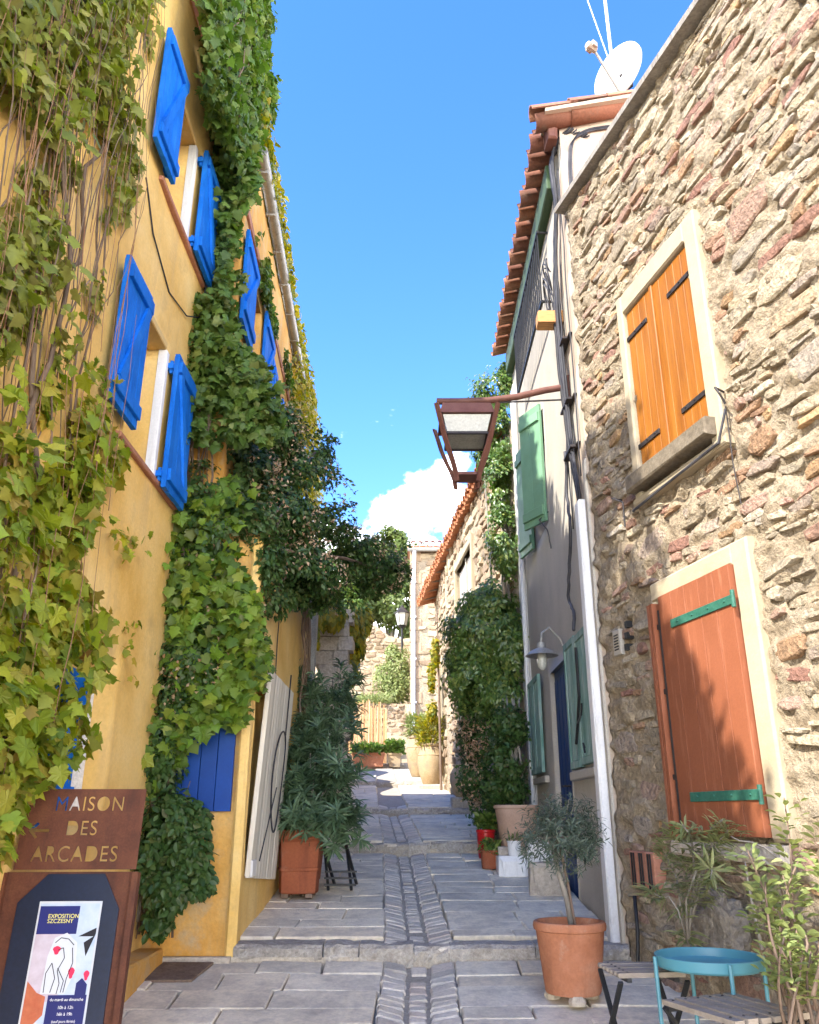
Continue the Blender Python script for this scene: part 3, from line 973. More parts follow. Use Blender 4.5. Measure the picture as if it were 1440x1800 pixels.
# the wall's camera-side part, its unseen sloping top shaped for the shadow cast opposite
mb = MB()
for d in (0.0,):
    pts = [FA.pt(.4, -.6), FA.pt(3.4, -.6), FA.pt(3.4, 7.72), FA.pt(.4, 4.97)]
    bk_ = [FA.pt(.4, -.6, -.5), FA.pt(3.4, -.6, -.5), FA.pt(3.4, 7.72, -.5), FA.pt(.4, 4.97, -.5)]
    mb.hexa(bk_ + pts)
mb.build('side_wall', M['plaster_yellow'], hA)
mb = MB()
mb.hexa([FA.pt(.4, -.6, -6), FA.pt(6.0, -.6, -6), FA.pt(6.0, -.6, -.52), FA.pt(.4, -.6, -.52), FA.pt(.4, 4.97, -6), FA.pt(6.0, 8.6, -6), FA.pt(6.0, 7.6, -.52), FA.pt(.4, 4.9, -.52)])
mb.build('rear_wall', M['plaster_yellow'], hA)
for (h, nm) in ((UW, 0), (LW, 1), (GW, 2)):
    s0, s1, z0, z1 = h
    mb = MB()
    fr = .045
    dd = -.24
    for (a, b, c, e) in ((s0, s0 + fr, z0, z1), (s1 - fr, s1, z0, z1), (s0 + fr, s1 - fr, z1 - fr, z1), (s0 + fr, s1 - fr, z0, z0 + fr), ((s0 + s1) / 2 - .025, (s0 + s1) / 2 + .025, z0 + fr, z1 - fr)):
        mb.fbox(FA, a, b, c, e, dd - .05, dd, bev=.006)
    win = mb.build('window', M['white_paint'], hA)
    pm = MB(); pm.fbox(FA, s0 + fr, s1 - fr, z0 + fr, z1 - fr, dd - .04, dd - .03)
    pm.build('pane', M['window_dark'], win)
    if nm < 2:
        # right jamb lining and brick sill line
        lm = MB(); lm.fbox(FA, s1 - .006, s1 + .055, z0 + .0, z1 + .0, -.05, .012, bev=.006)
        lm.build('jamb', M['white_paint'], win)
        sm = MB(); sm.fbox(FA, s0 - .12, s1 + .55, z0 - .045, z0 - .008, -.02, .035, bev=.006, jit=.003)
        sm.build('window_sill', M['brick'], hA)
        rm = MB()
        rm.fbox(FA, s0 - .05, s1 - .012, z1 + .003, z1 + .05, -.2, .010, bev=.004)
        rm.build('lintel', M['plaster_reveal'], hA)
    else:
        cm = MB()
        n = 9
        for i in range(n - 1):
            a0, a1 = s0 + .3 + .035 * i, s0 + .3 + .035 * (i + 1)
            cm.add([FA.pt(a0, z0 + .05, -.12 + .02 * (i % 2)), FA.pt(a1, z0 + .05, -.12 + .02 * ((i + 1) % 2)), FA.pt(a1, z1 - .08, -.12 + .02 * ((i + 1) % 2)), FA.pt(a0, z1 - .08, -.12 + .02 * (i % 2))], [(0, 1, 2, 3)])
        cm.build('curtain', M['white_cloth'], win)
def blue_leaf(s0, s1, z0, z1, br):
    sh = plank_shutter(FA, s0, s1, z0, z1, .055, 5, M['blue'], hA, th=.032, ledge=[z0 + .10, z1 - .10], brace=br, rail=.085, gap=.003)
    hb = MB()
    for z in (z0 + .1, z1 - .1):
        hb.tube([FA.pt(s1 - .02 if br > 0 else s0 + .02, z - .05, .03), FA.pt(s1 - .02 if br > 0 else s0 + .02, z + .05, .03)], .014, n=6)
        hb.fbox(FA, *((s1 - .05, s1 + .01) if br > 0 else (s0 - .01, s0 + .05)), z - .02, z + .02, .0, .052)
    hb.build('hinge', M['blue'], sh)
    return sh
blue_leaf(4.20, 4.645, 5.80, 6.78, 1)
blue_leaf(5.31, 5.80, 5.76, 6.76, -1)
blue_leaf(4.06, 4.50, 3.80, 4.75, 1)
blue_leaf(5.17, 5.64, 3.70, 4.74, -1)
sb_ = FA.sz(98, 1365)
plank_shutter(FA, GW[0] - .42, GW[0] - .02, 1.55, 2.3, .03, 4, M['blue'], hA, th=.03)
# eave gutter and roof
mb = MB()
mb.tube([FA.pt(3.3, 7.70, .17), FA.pt(5.6, 7.74, .17), FA.pt(6.1, 7.74, .16)], .055, n=10)
for s in (3.6, 4.4, 5.2):
    mb.fbox(FA, s, s + .03, 7.62, 7.70, -.02, .2)
mb.build('gutter', M['iron'], hA)
mb = MB()
mb.hexa([FA.pt(3.4, 7.74, .12), FA.pt(6.05, 7.74, .12), FA.pt(6.05, 9.0, -5), FA.pt(3.4, 9.0, -5), FA.pt(3.4, 7.84, .12), FA.pt(6.05, 7.84, .12), FA.pt(6.05, 9.1, -5), FA.pt(3.4, 9.1, -5)])
roofA = mb.build('roof', M['brick'], hA)
tiled_eave(FA, 3.45, 6.0, 7.88, .16, ME_TILE, roofA, rows=1)
mb = MB()
mb.tube([FA.pt(5.95, 6.5, .05), FA.pt(5.7, 5.4, .04), FA.pt(5.45, 5.25, .015), FA.pt(5.0, 5.15, .012), FA.pt(4.55, 5.3, .012), FA.pt(4.3, 5.55, .012)], .006, n=5)
tag(mb.build('wall_cable', M['cable']), 'thin cable sagging across the yellow wall between the two blue shuttered windows', 'cable')

# ---------------------------------------------------------------- house behind (upper floors) and its low extension
hC = thing('vine_covered_house', 'tall ochre house under thick vines with blue shutters below its zinc eave gutter', 'house', (-1.5, 8.5, 0))
CW1 = (6.62, 7.2, 5.65, 6.5); CW1 = (.72, 1.30, 5.66, 6.52)
CW2 = (2.3, 2.9, 5.66, 6.5)
wall_sheet('wall', FC, .0, 5.8, 1.0, 7.66, [CW1, CW2], M['plaster_orange'], hC, res=.2, amp=.02)
mb = MB(); mb.fbox(FC, 0.02, 5.78, 1.0, 7.6, -5, -.27); mb.build('rear_wall', M['plaster_orange'], hC)
for (s0, s1) in ((.06, .64), (1.34, 1.92)):
    plank_shutter(FC, s0, s1, 5.64, 6.58, .03, 5, M['blue'], hC, brace=1)
for (s0, s1) in ((1.98, 2.26), (2.94, 3.3)):
    plank_shutter(FC, s0, s1, 5.64, 6.4, .03, 4, M['blue'], hC, brace=-1)
for h in (CW1, CW2):
    pm = MB(); pm.fbox(FC, h[0], h[1], h[2], h[3], -.2, -.18)
    pm.build('window', M['window_dark'], hC)
for i in range(26):                                      # brick course showing under the eave
    mb = MB(); s = .15 + i * .215
    mb.fbox(FC, s, s + .20, 6.82 + random.uniform(-.01, .01), 6.90, -.02, .018, bev=.005, jit=.004)
    mb.build('brick', M['brick'], hC)
mb = MB()
mb.tube([FC.pt(.3, 7.72, .06), FC.pt(2.5, 7.71, .06), FC.pt(5.7, 7.68, .06)], .062, n=12)
for k in range(9):
    s = .5 + k * .62
    mb.fbox(FC, s, s + .025, 7.63, 7.67, -.02, .1)
smooth_by_angle(mb.build('gutter', M['zinc'], hC))
mb = MB()
mb.hexa([FC.pt(0, 7.70, -.03), FC.pt(5.8, 7.70, -.03), FC.pt(5.8, 9.0, -5), FC.pt(0, 9.0, -5), FC.pt(0, 7.80, -.03), FC.pt(5.8, 7.80, -.03), FC.pt(5.8, 9.1, -5), FC.pt(0, 9.1, -5)])
mb.build('roof', M['brick'], hC)

hB = thing('yellow_extension', 'low ochre yellow extension with cream board shutter jutting into the street', 'house extension', (-1.45, 7.5, .7))
PNL = (6.22, 7.36, 1.28, 2.6)
wall_sheet('wall', FBs, 6.025, 9.25, .3, 3.75, [PNL], M['plaster_yellow'], hB, res=.10, amp=.012, seed=4)
wall_sheet('front_wall', FBf, -1.82, -1.165, .3, 3.75, [(-1.66, -1.27, 1.65, 2.5)], M['plaster_orange'], hB, res=.07, amp=.012, seed=8)
mb = MB(); mb.fbox(FBf, -1.21, -1.134, .3, 3.76, -.06, .018, bev=.022, jit=.003); mb.build('corner', M['plaster_yellow'], hB)
mb = MB(); mb.box((-1.8, 6.27, .3), (-1.42, 9.22, 3.7)); mb.build('core', M['plaster_yellow'], hB)
mb = MB()
mb.hexa([(-1.85, 6.02, 3.70), (-1.16, 6.02, 3.70), (-1.16, 9.24, 3.70), (-1.85, 9.24, 3.70), (-1.85, 6.02, 4.0), (-1.16, 6.02, 3.78), (-1.16, 9.24, 3.78), (-1.85, 9.24, 4.0)])
mb.build('roof', M['brick'], hB)
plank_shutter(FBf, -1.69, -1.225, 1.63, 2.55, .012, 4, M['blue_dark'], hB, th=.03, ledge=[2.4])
# cream panel hung from the bottom, leaning out a little at the top
Fp = Frame((-1.15, 0), (0, 1), (1, 0))
def lean(o, piv_z, k):
    me = o.data
    off = wloc(o)
    for v in me.vertices:
        v.co.x += (v.co.z + off.z - piv_z) * k
        if v.co.z + off.z < 1.6: v.co.z -= .075 * max(0, v.co.y + off.y - 6.16)
sh = plank_shutter(Fp, 6.16, 7.36, 1.20, 2.62, .018, 10, M['cream_boards'], hB, th=.03, ledge=[], gap=.012, name='board_shutter')
for o in [sh] + list(sh.children): lean(o, 1.2, .055)
mb = MB(); mb.fbox(Fp, 6.15, 6.30, 1.205, 1.31, .052, .068, bev=.004); mb.build('corner_plate', M['white_paint'], sh)
mb = MB()
zz = []
for i in range(40):
    t = i / 39
    a = 2 * math.pi * t
    zz.append(Vector((-1.15 + .075 + .055 * (1.86 + .38 * math.cos(a) - 1.2), 6.80 + .25 * math.sin(a) + .05 * math.sin(2 * a + 1), 1.86 + .38 * math.cos(a))))
mb.tube(zz, .007, n=5)
mb.tube([Vector((-.985, 6.72, 2.2)), Vector((-.965, 6.66, 2.45)), Vector((-.95, 6.62, 2.66))], .006, n=5)
mb.tube([Vector((-1.0, 6.5, 1.8)), Vector((-1.035, 6.36, 1.5)), Vector((-1.06, 6.28, 1.3))], .005, n=5)
tag(mb.build('hanging_cable', M['cable']), 'loop of black cable hanging on the cream board shutter', 'cable')
mb = MB(); mb.tube([FBs.pt(7.05, 3.6, .02), FBs.pt(6.98, 3.0, .015), FBs.pt(6.95, 2.66, .02)], .005, n=5)
tag(mb.build('wall_wire', M['cable']), 'thin dark wire running down the yellow extension above the cream shutter', 'wire')
mb = MB()
mb.box((-2.1, 5.1, .40), (-1.55, 5.97, .78)); mb.fbox(FBf, -2.1, -1.58, .4, .80, .02, .9, bev=.01)
kerb = MB(); kerb.fbox(Frame((0, 5.98), (1, 0), (0, -1)), -1.72, -1.155, gz(5.8) - .06, gz(5.95) + .035, .0, .05, bev=.008)
tag(kerb.build('wall_plinth', M['stone_grey']), kind='structure')
mb = MB(); mb.fbox(Frame((-1.74, 0), (0, 1), (1, 0)), 5.2, 5.92, .45, .80, .0, .16, bev=.012)
tag(mb.build('low_kerb', M['plaster_orange']), kind='structure')
# dark grating / mat in front of the extension
mt = thing('doormat', 'dark brown mat lying on the paving against the yellow corner', 'mat', (-1.4, 5.72, gz(5.72)))
mb = MB()
a0, a1 = gz(5.55) + .02, gz(5.9) + .02
mb.hexa([(-1.60, 5.55, a0 - .015), (-1.30, 5.55, a0 - .015), (-1.25, 5.90, a1 - .015), (-1.57, 5.90, a1 - .015), (-1.60, 5.55, a0), (-1.30, 5.55, a0), (-1.25, 5.90, a1), (-1.57, 5.90, a1)])
mb.build('mat_body', M['bark'], mt)
# ---------------------------------------------------------------- stone house on the right
hS = thing('stone_house', 'big rubble stone house at right with orange shutters above a terracotta shutter', 'house', (1.9, 4.2, .5))
OVS = .09
FSo = Frame((FS.O.x + FS.n.x * OVS, FS.O.y + FS.n.y * OVS), (FS.u.x, FS.u.y), (FS.n.x, FS.n.y))
_e0, _e1 = FSo.sz(1003, 333), FSo.sz(1228, 0)
def ztopS(s): return _e0[1] + (_e1[1] - _e0[1]) * (np.clip(s, -.1, 6) - _e0[0]) / (_e1[0] - _e0[0]) + .01
def frs(px, py): return FS.sz(px, py)
OW = (frs(1105, 570)[0], frs(1212, 430)[0], 3.80, 5.08)          # orange shutters
TW = (frs(1160, 1050)[0], frs(1300, 1003)[0], 1.50, 2.90)        # terracotta shutter
holesS = [(OW[0] + .03, OW[1] - .03, OW[2] + .03, OW[3] - .03), (TW[0] + .03, TW[1] - .03, TW[2] + .03, TW[3] - .03)]
wS = wall_sheet('wall', FS, 0.0, 5.2, -.6, 6.9, holesS, M['mortar'], hS, res=.022, amp=.054, nsc=(7.5, 7.5, 15.0), depth=.3, octv=5, bias=-.06, top=ztopS, seed=11)
mb = MB(); mb.fbox(FS, .02, 5.18, -.6, 6.4, -5, -.30); mb.build('rear_wall', M['mortar'], hS)
SUR_O = (OW[0] - .085, OW[1] + .13, OW[2] - .22, OW[3] + .16)
SUR_T = (TW[0] - .05, TW[1] + .14, TW[2] - .02, TW[3] + .12)
rubble(FS, 0.02, 5.15, -.3, 6.9, [SUR_O, SUR_T], M['stone'], wS, singles=300, row=(.026, .085), length=(.06, .27), proud=(.003, .022), top=ztopS, seed=5, nseg=10, rnd_rot=.14, big=.05, cover_z=lambda s, z: .97 if z > 3.5 else .45 + .5 * float(fbm(np.array([[s * 1.5, z * 1.5, 3.0]]), 2, 4)[0]))
# smooth plaster surrounds
mb = MB()
a, b, c, e = SUR_O
for q in ((a, OW[0], c, e), (OW[1], b, c, e), (OW[0], OW[1], OW[3], e)):
    mb.fbox(FS, *q, -.05, .045, bev=.012, jit=.004)
mb.build('window_surround', M['plaster_trim'], hS)
mb = MB(); mb.fbox(FS, a + .02, b - .06, OW[2] - .13, OW[2] - .015, -.02, .125, bev=.012, jit=.004); mb.build('window_sill', M['sill_wood'], hS)
mb = MB(); mb.fbox(FS, a - .01, b + .02, OW[2] - .215, OW[2] - .165, -.02, .06, bev=.01, jit=.004); mb.build('sill_ledge', M['plaster_trim'], hS)
mb = MB()
a, b, c, e = SUR_T
for q in ((TW[1], b, c, e), (a, TW[1], TW[3], e), (a, TW[0], c, TW[3])):
    mb.fbox(FS, *q, -.05, .038, bev=.012, jit=.005)
mb.build('window_surround', M['plaster_trim'], hS)
mb = MB(); mb.fbox(FS, TW[0] - .1, TW[1] + .1, TW[2] - .12, TW[2] - .03, -.05, .06, bev=.02, jit=.008); mb.build('window_sill', M['stone_grey'], hS)
# orange shutters, two leaves
mid = OW[0] + (OW[1] - OW[0]) * .44
g = .006
for (s0, s1, pin, n) in ((OW[0] + g, mid - g, OW[0] - .03, 4), (mid + g, OW[1] - g, OW[1] + .03, 5)):
    sh = plank_shutter(FS, s0, s1, OW[2] + .005, OW[3] - .01, -.02, n, M['orange_wood'], hS, th=.035, ledge=[], gap=.003)
    for z in (OW[2] + .20, OW[3] - .22):
        if pin < s0: strap(FS, pin, s0 + .27, z, .018, .035, M['iron'], sh, pin=pin, bolts=3)
        else: strap(FS, s1 - .28, pin, z, .018, .035, M['iron'], sh, pin=pin, bolts=3)
mb = MB(); mb.fbox(FS, mid - .018, mid + .018, OW[2] + .01, OW[3] - .012, .016, .03, bev=.005); mb.build('cover_strip', M['orange_wood'], hS)
# terracotta shutter: closed leaf and the edge of the folded one
sh = plank_shutter(FS, TW[0] + .085, TW[1] - .004, TW[2], TW[3], .03, 5, M['terracotta_paint'], hS, th=.04, ledge=[], gap=.0022)
for z in (TW[2] + .20, TW[3] - .20):
    strap(FS, TW[0] + .22, TW[1] + .02, z, .072, .052, M['green_iron'], sh, pin=TW[1] + .02, bolts=4)
sh2 = plank_shutter(FS, TW[0] - .035, TW[0] + .045, TW[2] - .02, TW[3] - .03, .02, 2, M['terracotta_paint'], hS, th=.07, ledge=[], gap=.012)
mb = MB(); mb.tube([FS.pt(TW[0] + .066, TW[2] + .05, .06), FS.pt(TW[0] + .066, TW[3] - .08, .06)], .009, n=6)
for z in (TW[2] + .3, TW[2] + .8, TW[2] + 1.2): mb.fbox(FS, TW[0] + .045, TW[0] + .088, z, z + .03, .035, .07)
mb.build('bolt_bar', M['iron'], sh2)
# eave board, roof slope and a few tile ends
mb = MB()
za, zb_ = float(ztopS(-.05)), float(ztopS(5.2))
def eave(d0, d1, h0, h1):
    return [FS.pt(-.06, za + h0, d0), FS.pt(5.2, zb_ + h0, d0), FS.pt(5.2, zb_ + h0, d1), FS.pt(-.06, za + h0, d1), FS.pt(-.06, za + h1, d0), FS.pt(5.2, zb_ + h1, d0), FS.pt(5.2, zb_ + h1, d1), FS.pt(-.06, za + h1, d1)]
mb.hexa(eave(-.35, OVS, -.01, .045))
mb.build('eave_board', M['bark_grey'], hS)
mb = MB()
mb.hexa([FS.pt(-.06, za + .046, .05), FS.pt(5.2, zb_ + .046, .05), FS.pt(5.2, zb_ + .7, -5), FS.pt(-.06, za + .7, -5), FS.pt(-.06, za + .085, .05), FS.pt(5.2, zb_ + .085, .05), FS.pt(5.2, zb_ + .8, -5), FS.pt(-.06, za + .8, -5)])
rfS = mb.build('roof', M['brick'], hS)
for k in range(24):
    s = .0 + k * .2
    put_tile(ME_TILE, FS.pt(s, float(ztopS(s)) + .055, OVS - .10), -FS.n + Vector((0, 0, .15)), (0, 0, 1), rfS, s=.8)
# vent and hollow bricks let into the wall
c = frs(1090, 1130)
mb = MB(); mb.fbox(FS, c[0] - .05, c[0] + .06, c[1] - .09, c[1] + .09, -.02, .03, bev=.006)
vt = mb.build('vent_cover', M['plaster_white'], hS)
mb = MB()
for k in range(6): mb.fbox(FS, c[0] - .026, c[0] + .034, c[1] - .055 + .02 * k, c[1] - .045 + .02 * k, .02, .033)
mb.build('vent_slot_shade', M['black_iron'], vt)  # raised black strips put the slots' shade in as colour
for k in range(3):
    mb = MB(); c2 = frs(1107, 1098 + 20 * k); mb.fbox(FS, c2[0] - .015, c2[0] + .025, c2[1] - .022, c2[1] + .022, -.02, .032); mb.build('vent_hole_shade', M['black_iron'], hS)  # black blocks on the wall, shade of the holes as colour
c = frs(1142, 1530)
hb = thing('hollow_brick', 'row of hollow red bricks set low in the stone wall behind the folding stool', 'brick', FS.pt(c[0], c[1] - .11, .02))
for k in range(3):
    mb = MB(); mb.fbox(FS, c[0] - .17 + k * .115, c[0] - .06 + k * .115, c[1] - .11, c[1] + .11, -.02, .045 + .006 * k, bev=.008)
    bo = mb.build('brick', M['brick'], hb)
    m2 = MB(); m2.fbox(FS, c[0] - .135 + k * .115, c[0] - .125 + k * .115, c[1] - .10, c[1] + .10, .03, .054 + .006 * k); m2.fbox(FS, c[0] - .105 + k * .115, c[0] - .097 + k * .115, c[1] - .10, c[1] + .10, .03, .054 + .006 * k)
    m2.build('groove_shade', M['black_iron'], bo)  # raised black strips, the shade of the grooves put in as colour
# bent wire hooks under the orange window
mb = MB()
p0 = frs(1098, 880); p1 = frs(1118, 885)
mb.tube([FS.pt(p0[0], p0[1], .02), FS.pt(p0[0], p0[1] + .01, .10), FS.pt(p1[0], p1[1], .10), FS.pt(p1[0], p1[1] - .18, .10)], .006, n=5)
tag(mb.build('wall_hook', M['iron']), 'bent iron hook on the stone wall below the left end of the orange window', 'hook')
mb = MB()
p0 = frs(1278, 690)
mb.tube([FS.pt(p0[0], p0[1], .02), FS.pt(p0[0] + .02, p0[1] + .01, .09), FS.pt(p0[0] + .05, p0[1] - .04, .09), FS.pt(p0[0] + .04, p0[1] - .10, .05)], .007, n=5)
mb.tube([FS.pt(p0[0] + .01, p0[1] - .1, .03), FS.pt(p0[0], p0[1] - .45, .03), FS.pt(p0[0] + .01, p0[1] - .7, .025)], .004, n=5)
tag(mb.build('wall_hook', M['iron']), 'iron hook and wire on the stone wall right of the orange window sill', 'hook')
mb = MB(); mb.tube([FS.pt(OW[0] - .1, OW[2] - .24, .06), FS.pt(OW[0] + .3, OW[2] - .23, .075), FS.pt(OW[1] + .1, OW[2] - .2, .07), FS.pt(OW[1] + .18, OW[2] - .02, .05)], .009, n=6)
tag(mb.build('sill_cable', M['cable']), 'dark cable running along the underside of the orange window sill', 'cable')

# ---------------------------------------------------------------- white rendered house
hW = thing('white_house', 'narrow off white rendered house with green shutters, navy door and overhanging tile eave', 'house', (1.42, 7.9, .8))
DOOR = (7.52, 8.34, .60, 2.95)
UWI = (7.84, 8.7, 4.42, 5.70)
RAIL = (6.9, 8.9, 6.35, 7.3)
ww = wall_sheet('wall', FW, 6.06, 9.95, .2, 7.72, [DOOR, UWI], M['plaster_white'], hW, res=.12, amp=.012, seed=21, depth=.3)
mb = MB(); mb.fbox(FW, 6.6, 9.9, .2, 7.7, -4, -.29); mb.build('rear_wall', M['plaster_white'], hW)
gbl = MB()
gbl.hexa([FG.pt(.0, .2, -.5), FG.pt(3, .2, -.5), FG.pt(3, 8.38, -.5), FG.pt(0, 7.74, -.5), FG.pt(.0, .2, 0), FG.pt(3, .2, 0), FG.pt(3, 8.38, 0), FG.pt(0, 7.74, 0)])
gbl.build('gable_wall', M['plaster_gable'], hW)
dm = MB(); dm.fbox(FW, *DOOR, -.10, -.045)
dr = dm.build('door', M['door_blue'], hW)
for k in range(4):
    pm = MB(); pm.fbox(FW, DOOR[0] + .02 + .175 * k, DOOR[0] + .185 + .175 * k, .75, 2.85, -.044, -.02, bev=.008); pm.build('panel', M['door_blue'], dr)
hm = MB(); hm.tube([FW.pt(7.72, 1.85, -.02), FW.pt(7.72, 1.85, .03), FW.pt(7.82, 1.85, .03)], .011, n=6); hm.build('handle', M['iron'], dr)
sm = MB(); sm.fbox(FW, DOOR[0] - .05, DOOR[1] + .05, .7, .86, -.1, .06, bev=.01); sm.build('door_step', M['stone_grey'], hW)
pm = MB(); pm.fbox(FW, *UWI, -.2, -.18); pm.build('window', M['window_dark'], hW)
# green leaf opened towards the street (upper window)
Fg = Frame((1.40, 7.80), (-.17, .33), (-.33, -.17))
sh = plank_shutter(Fg, 0.0, .37, 4.40, 5.72, 0, 2, M['green_paint'], hW, th=.03, ledge=[4.52, 5.58], gap=.002, rail=.10)
Fg2 = Frame((1.42, 8.72), (-.10, .5), (-.5, -.10))
plank_shutter(Fg2, 0.0, .42, 4.40, 5.72, .02, 2, M['green_paint'], hW, th=.03, ledge=[4.52, 5.58], gap=.002)
mb = MB()
mb.tube([FW.pt(7.86, 4.52, .0), FW.pt(7.84, 4.42, .10), FW.pt(7.80, 4.30, .03), FW.pt(7.78, 4.10, .01)], .008, n=5)
mb.build('shutter_latch', M['iron'], sh)
# ground floor slatted shutters
def slat_leaf(F, s0, s1, z0, z1, d, m, n):
    mb = MB()
    for q in ((s0, s0 + .05, z0, z1), (s1 - .05, s1, z0, z1), (s0 + .05, s1 - .05, z0, z0 + .06), (s0 + .05, s1 - .05, z1 - .06, z1)):
        mb.fbox(F, *q, d, d + .035, bev=.005)
    fr_ = mb.build('shutter', m, hW)
    w = (s1 - s0 - .1) / n
    for i in range(n):
        pb = MB(); pb.fbox(F, s0 + .05 + w * i + .004, s0 + .05 + w * (i + 1) - .004, z0 + .062, z1 - .062, d + .008 + random.uniform(-.002, .002), d + .026, bev=.004); pb.build('slat', m, fr_)
    return fr_
lfA = slat_leaf(FW, 6.42, 6.88, 1.98, 3.02, .004, M['green_worn'], 4)
slat_leaf(FW, 6.90, 7.36, 1.97, 3.04, .002, M['green_worn'], 4)
mb = MB()
mb.tube([FW.pt(6.72, 2.9, .05), FW.pt(6.70, 2.5, .055), FW.pt(6.80, 2.3, .06), FW.pt(6.92, 2.15, .06)], .012, n=6)
mb.tube([FW.pt(6.80, 2.3, .06), FW.pt(6.55, 2.34, .08), FW.pt(6.5, 2.42, .08)], .009, n=5)
mb.tube([FW.pt(6.62, 2.1, .055), FW.pt(6.5, 2.12, .09), FW.pt(6.46, 2.05, .09)], .008, n=5)
mb.build('iron_latch', M['black_iron'], lfA)
slat_leaf(FW, 8.78, 9.16, 2.02, 3.02, .03, M['green_worn'], 4)
slat_leaf(FW, 9.19, 9.56, 2.02, 3.02, .03, M['green_worn'], 4)
mb = MB()
mb.fbox(FW, 6.40, 7.38, 1.88, 1.95, -.01, .045, bev=.008); mb.fbox(FW, 8.72, 9.58, 1.92, 1.985, -.01, .05, bev=.008)
mb.build('window_sill', M['plaster_white'], hW)
mb = MB(); mb.fbox(FW, 9.62, 9.98, .3, 7.0, -.1, .05, bev=.015, jit=.004); mb.build('corner_pilaster', M['white_paint'], hW)
mb = MB(); mb.tube([FW.pt(9.58, 1.0, .05), FW.pt(9.58, 3.6, .05), FW.pt(9.60, 6.8, .05)], .03, n=8); mb.build('downpipe', M['white_paint'], hW)
# dark green fascia, tiles seen from below
mb = MB(); mb.fbox(FW, 6.35, 9.9, 7.30, 7.58, -.02, .09, bev=.01); mb.build('fascia', M['green_beam'], hW)
mb = MB()
mb.hexa([FW.pt(5.95, 7.80, .12), FW.pt(10.0, 7.80, .12), FW.pt(10.0, 8.70, -4), FW.pt(5.95, 8.70, -4), FW.pt(5.95, 7.83, .12), FW.pt(10.0, 7.83, .12), FW.pt(10.0, 8.74, -4), FW.pt(5.95, 8.74, -4)])
rfW = mb.build('roof', M['tile'], hW)
tiled_eave(FW, 5.97, 10.05, 7.73, .265, ME_TILE, rfW, step=.25, slope=.22, rows=2, back=.12, ts=1.28)
mb = MB(); mb.hexa([FG.pt(-.16, 7.73, -.1), FG.pt(3, 8.40, -.1), FG.pt(3, 8.40, .20), FG.pt(-.16, 7.73, .20), FG.pt(-.16, 7.77, -.1), FG.pt(3, 8.44, -.1), FG.pt(3, 8.44, .20), FG.pt(-.16, 7.77, .20)]); mb.build('verge_slab', M['plaster_gable'], hW)
for k in range(7):
    put_tile(ME_TILE, FG.pt(-.28 + k * .36, 7.75 + .012 * (k % 2) + .0765 * k, .13), (1, 0, .2125), (0, 0, 1), rfW, s=1.05)
mb = MB(); mb.fbox(FG, -.13, -.03, 7.56, 7.725, -.12, .06, bev=.02, jit=.01); mb.build('corner_tile', M['rust_dark'], hW)
# balcony railing on the upper floor
rl = thing('balcony_railing', 'black iron railing bars in front of the top window of the white house', 'railing', FW.pt(7.9, 6.35, .1))
for z in (6.38, 7.22):
    mb = MB(); mb.fbox(FW, RAIL[0], RAIL[1], z, z + .03, .09, .115); mb.build('rail', M['black_iron'], rl)
for k in range(19):
    s = RAIL[0] + .03 + k * .107
    mb = MB(); mb.tube([FW.pt(s, 6.4, .103), FW.pt(s, 7.23, .103)], .008, n=6); mb.build('bar', M['black_iron'], rl)
mb = MB()
for s in (RAIL[0] + .01, RAIL[1] - .03):
    for z in (6.39, 7.225): mb.fbox(FW, s, s + .02, z, z + .02, -.03, .1)
mb.build('bracket', M['black_iron'], rl)
mb = MB(); mb.fbox(FW, 6.45, 6.60, 5.86, 5.98, -.05, .235, bev=.01)
tag(mb.build('timber_beam', M['beam_wood']), 'short orange timber beam end sticking out of the white house wall', 'beam')
# white duct on the near corner
mb = MB(); mb.fbox(FW, 6.12, 6.26, .66, 3.98, .0, .075, bev=.012)
dct = tag(mb.build('cable_duct', M['white_paint']), 'tall white box duct running down the near corner of the white house', 'cable duct')
mb = MB(); mb.fbox(FW, 6.03, 6.10, .5, 4.3, .0, .02, bev=.006, jit=.004); mb.build('corner_strip', M['plaster_white'], hW)
# cables
def cable(name, pts, r, label, grp='cables strapped to the white house', wob=.012, sub=5):
    P = [Vector(p) for p in pts]
    out = []
    for i in range(len(P) - 1):
        p0, p1, p2, p3 = P[max(i - 1, 0)], P[i], P[i + 1], P[min(i + 2, len(P) - 1)]
        for k in range(sub):
            t = k / sub
            out.append(.5 * ((2 * p1) + (p2 - p0) * t + (2 * p0 - 5 * p1 + 4 * p2 - p3) * t * t + (3 * p1 - p0 - 3 * p2 + p3) * t ** 3) + Vector((random.uniform(-wob, wob) * .4, random.uniform(-wob, wob), 0)))
    out.append(P[-1])
    mb = MB(); mb.tube(out, r, n=6)
    o = mb.build(name, M['cable'], None, smooth=True)
    return tag(o, label, 'cable', grp)
def bundle(name, label, loc, r_list, paths, part='cable'):
    b_ = thing(name, label, 'cables', loc)
    for r, pts in zip(r_list, paths):
        o = cable(part, pts, r, None, None, wob=.0 if name == 'gable_cables' else .005 if part == 'loop' else .012, sub=3 if part == 'loop' else 5)
        del_keys(o)
        o.parent = b_
        o.location = -Vector(loc)
    return b_
def del_keys(o):
    for k in list(o.keys()):
        if k in ('label', 'category', 'group'): del o[k]
paths, rs = [], []
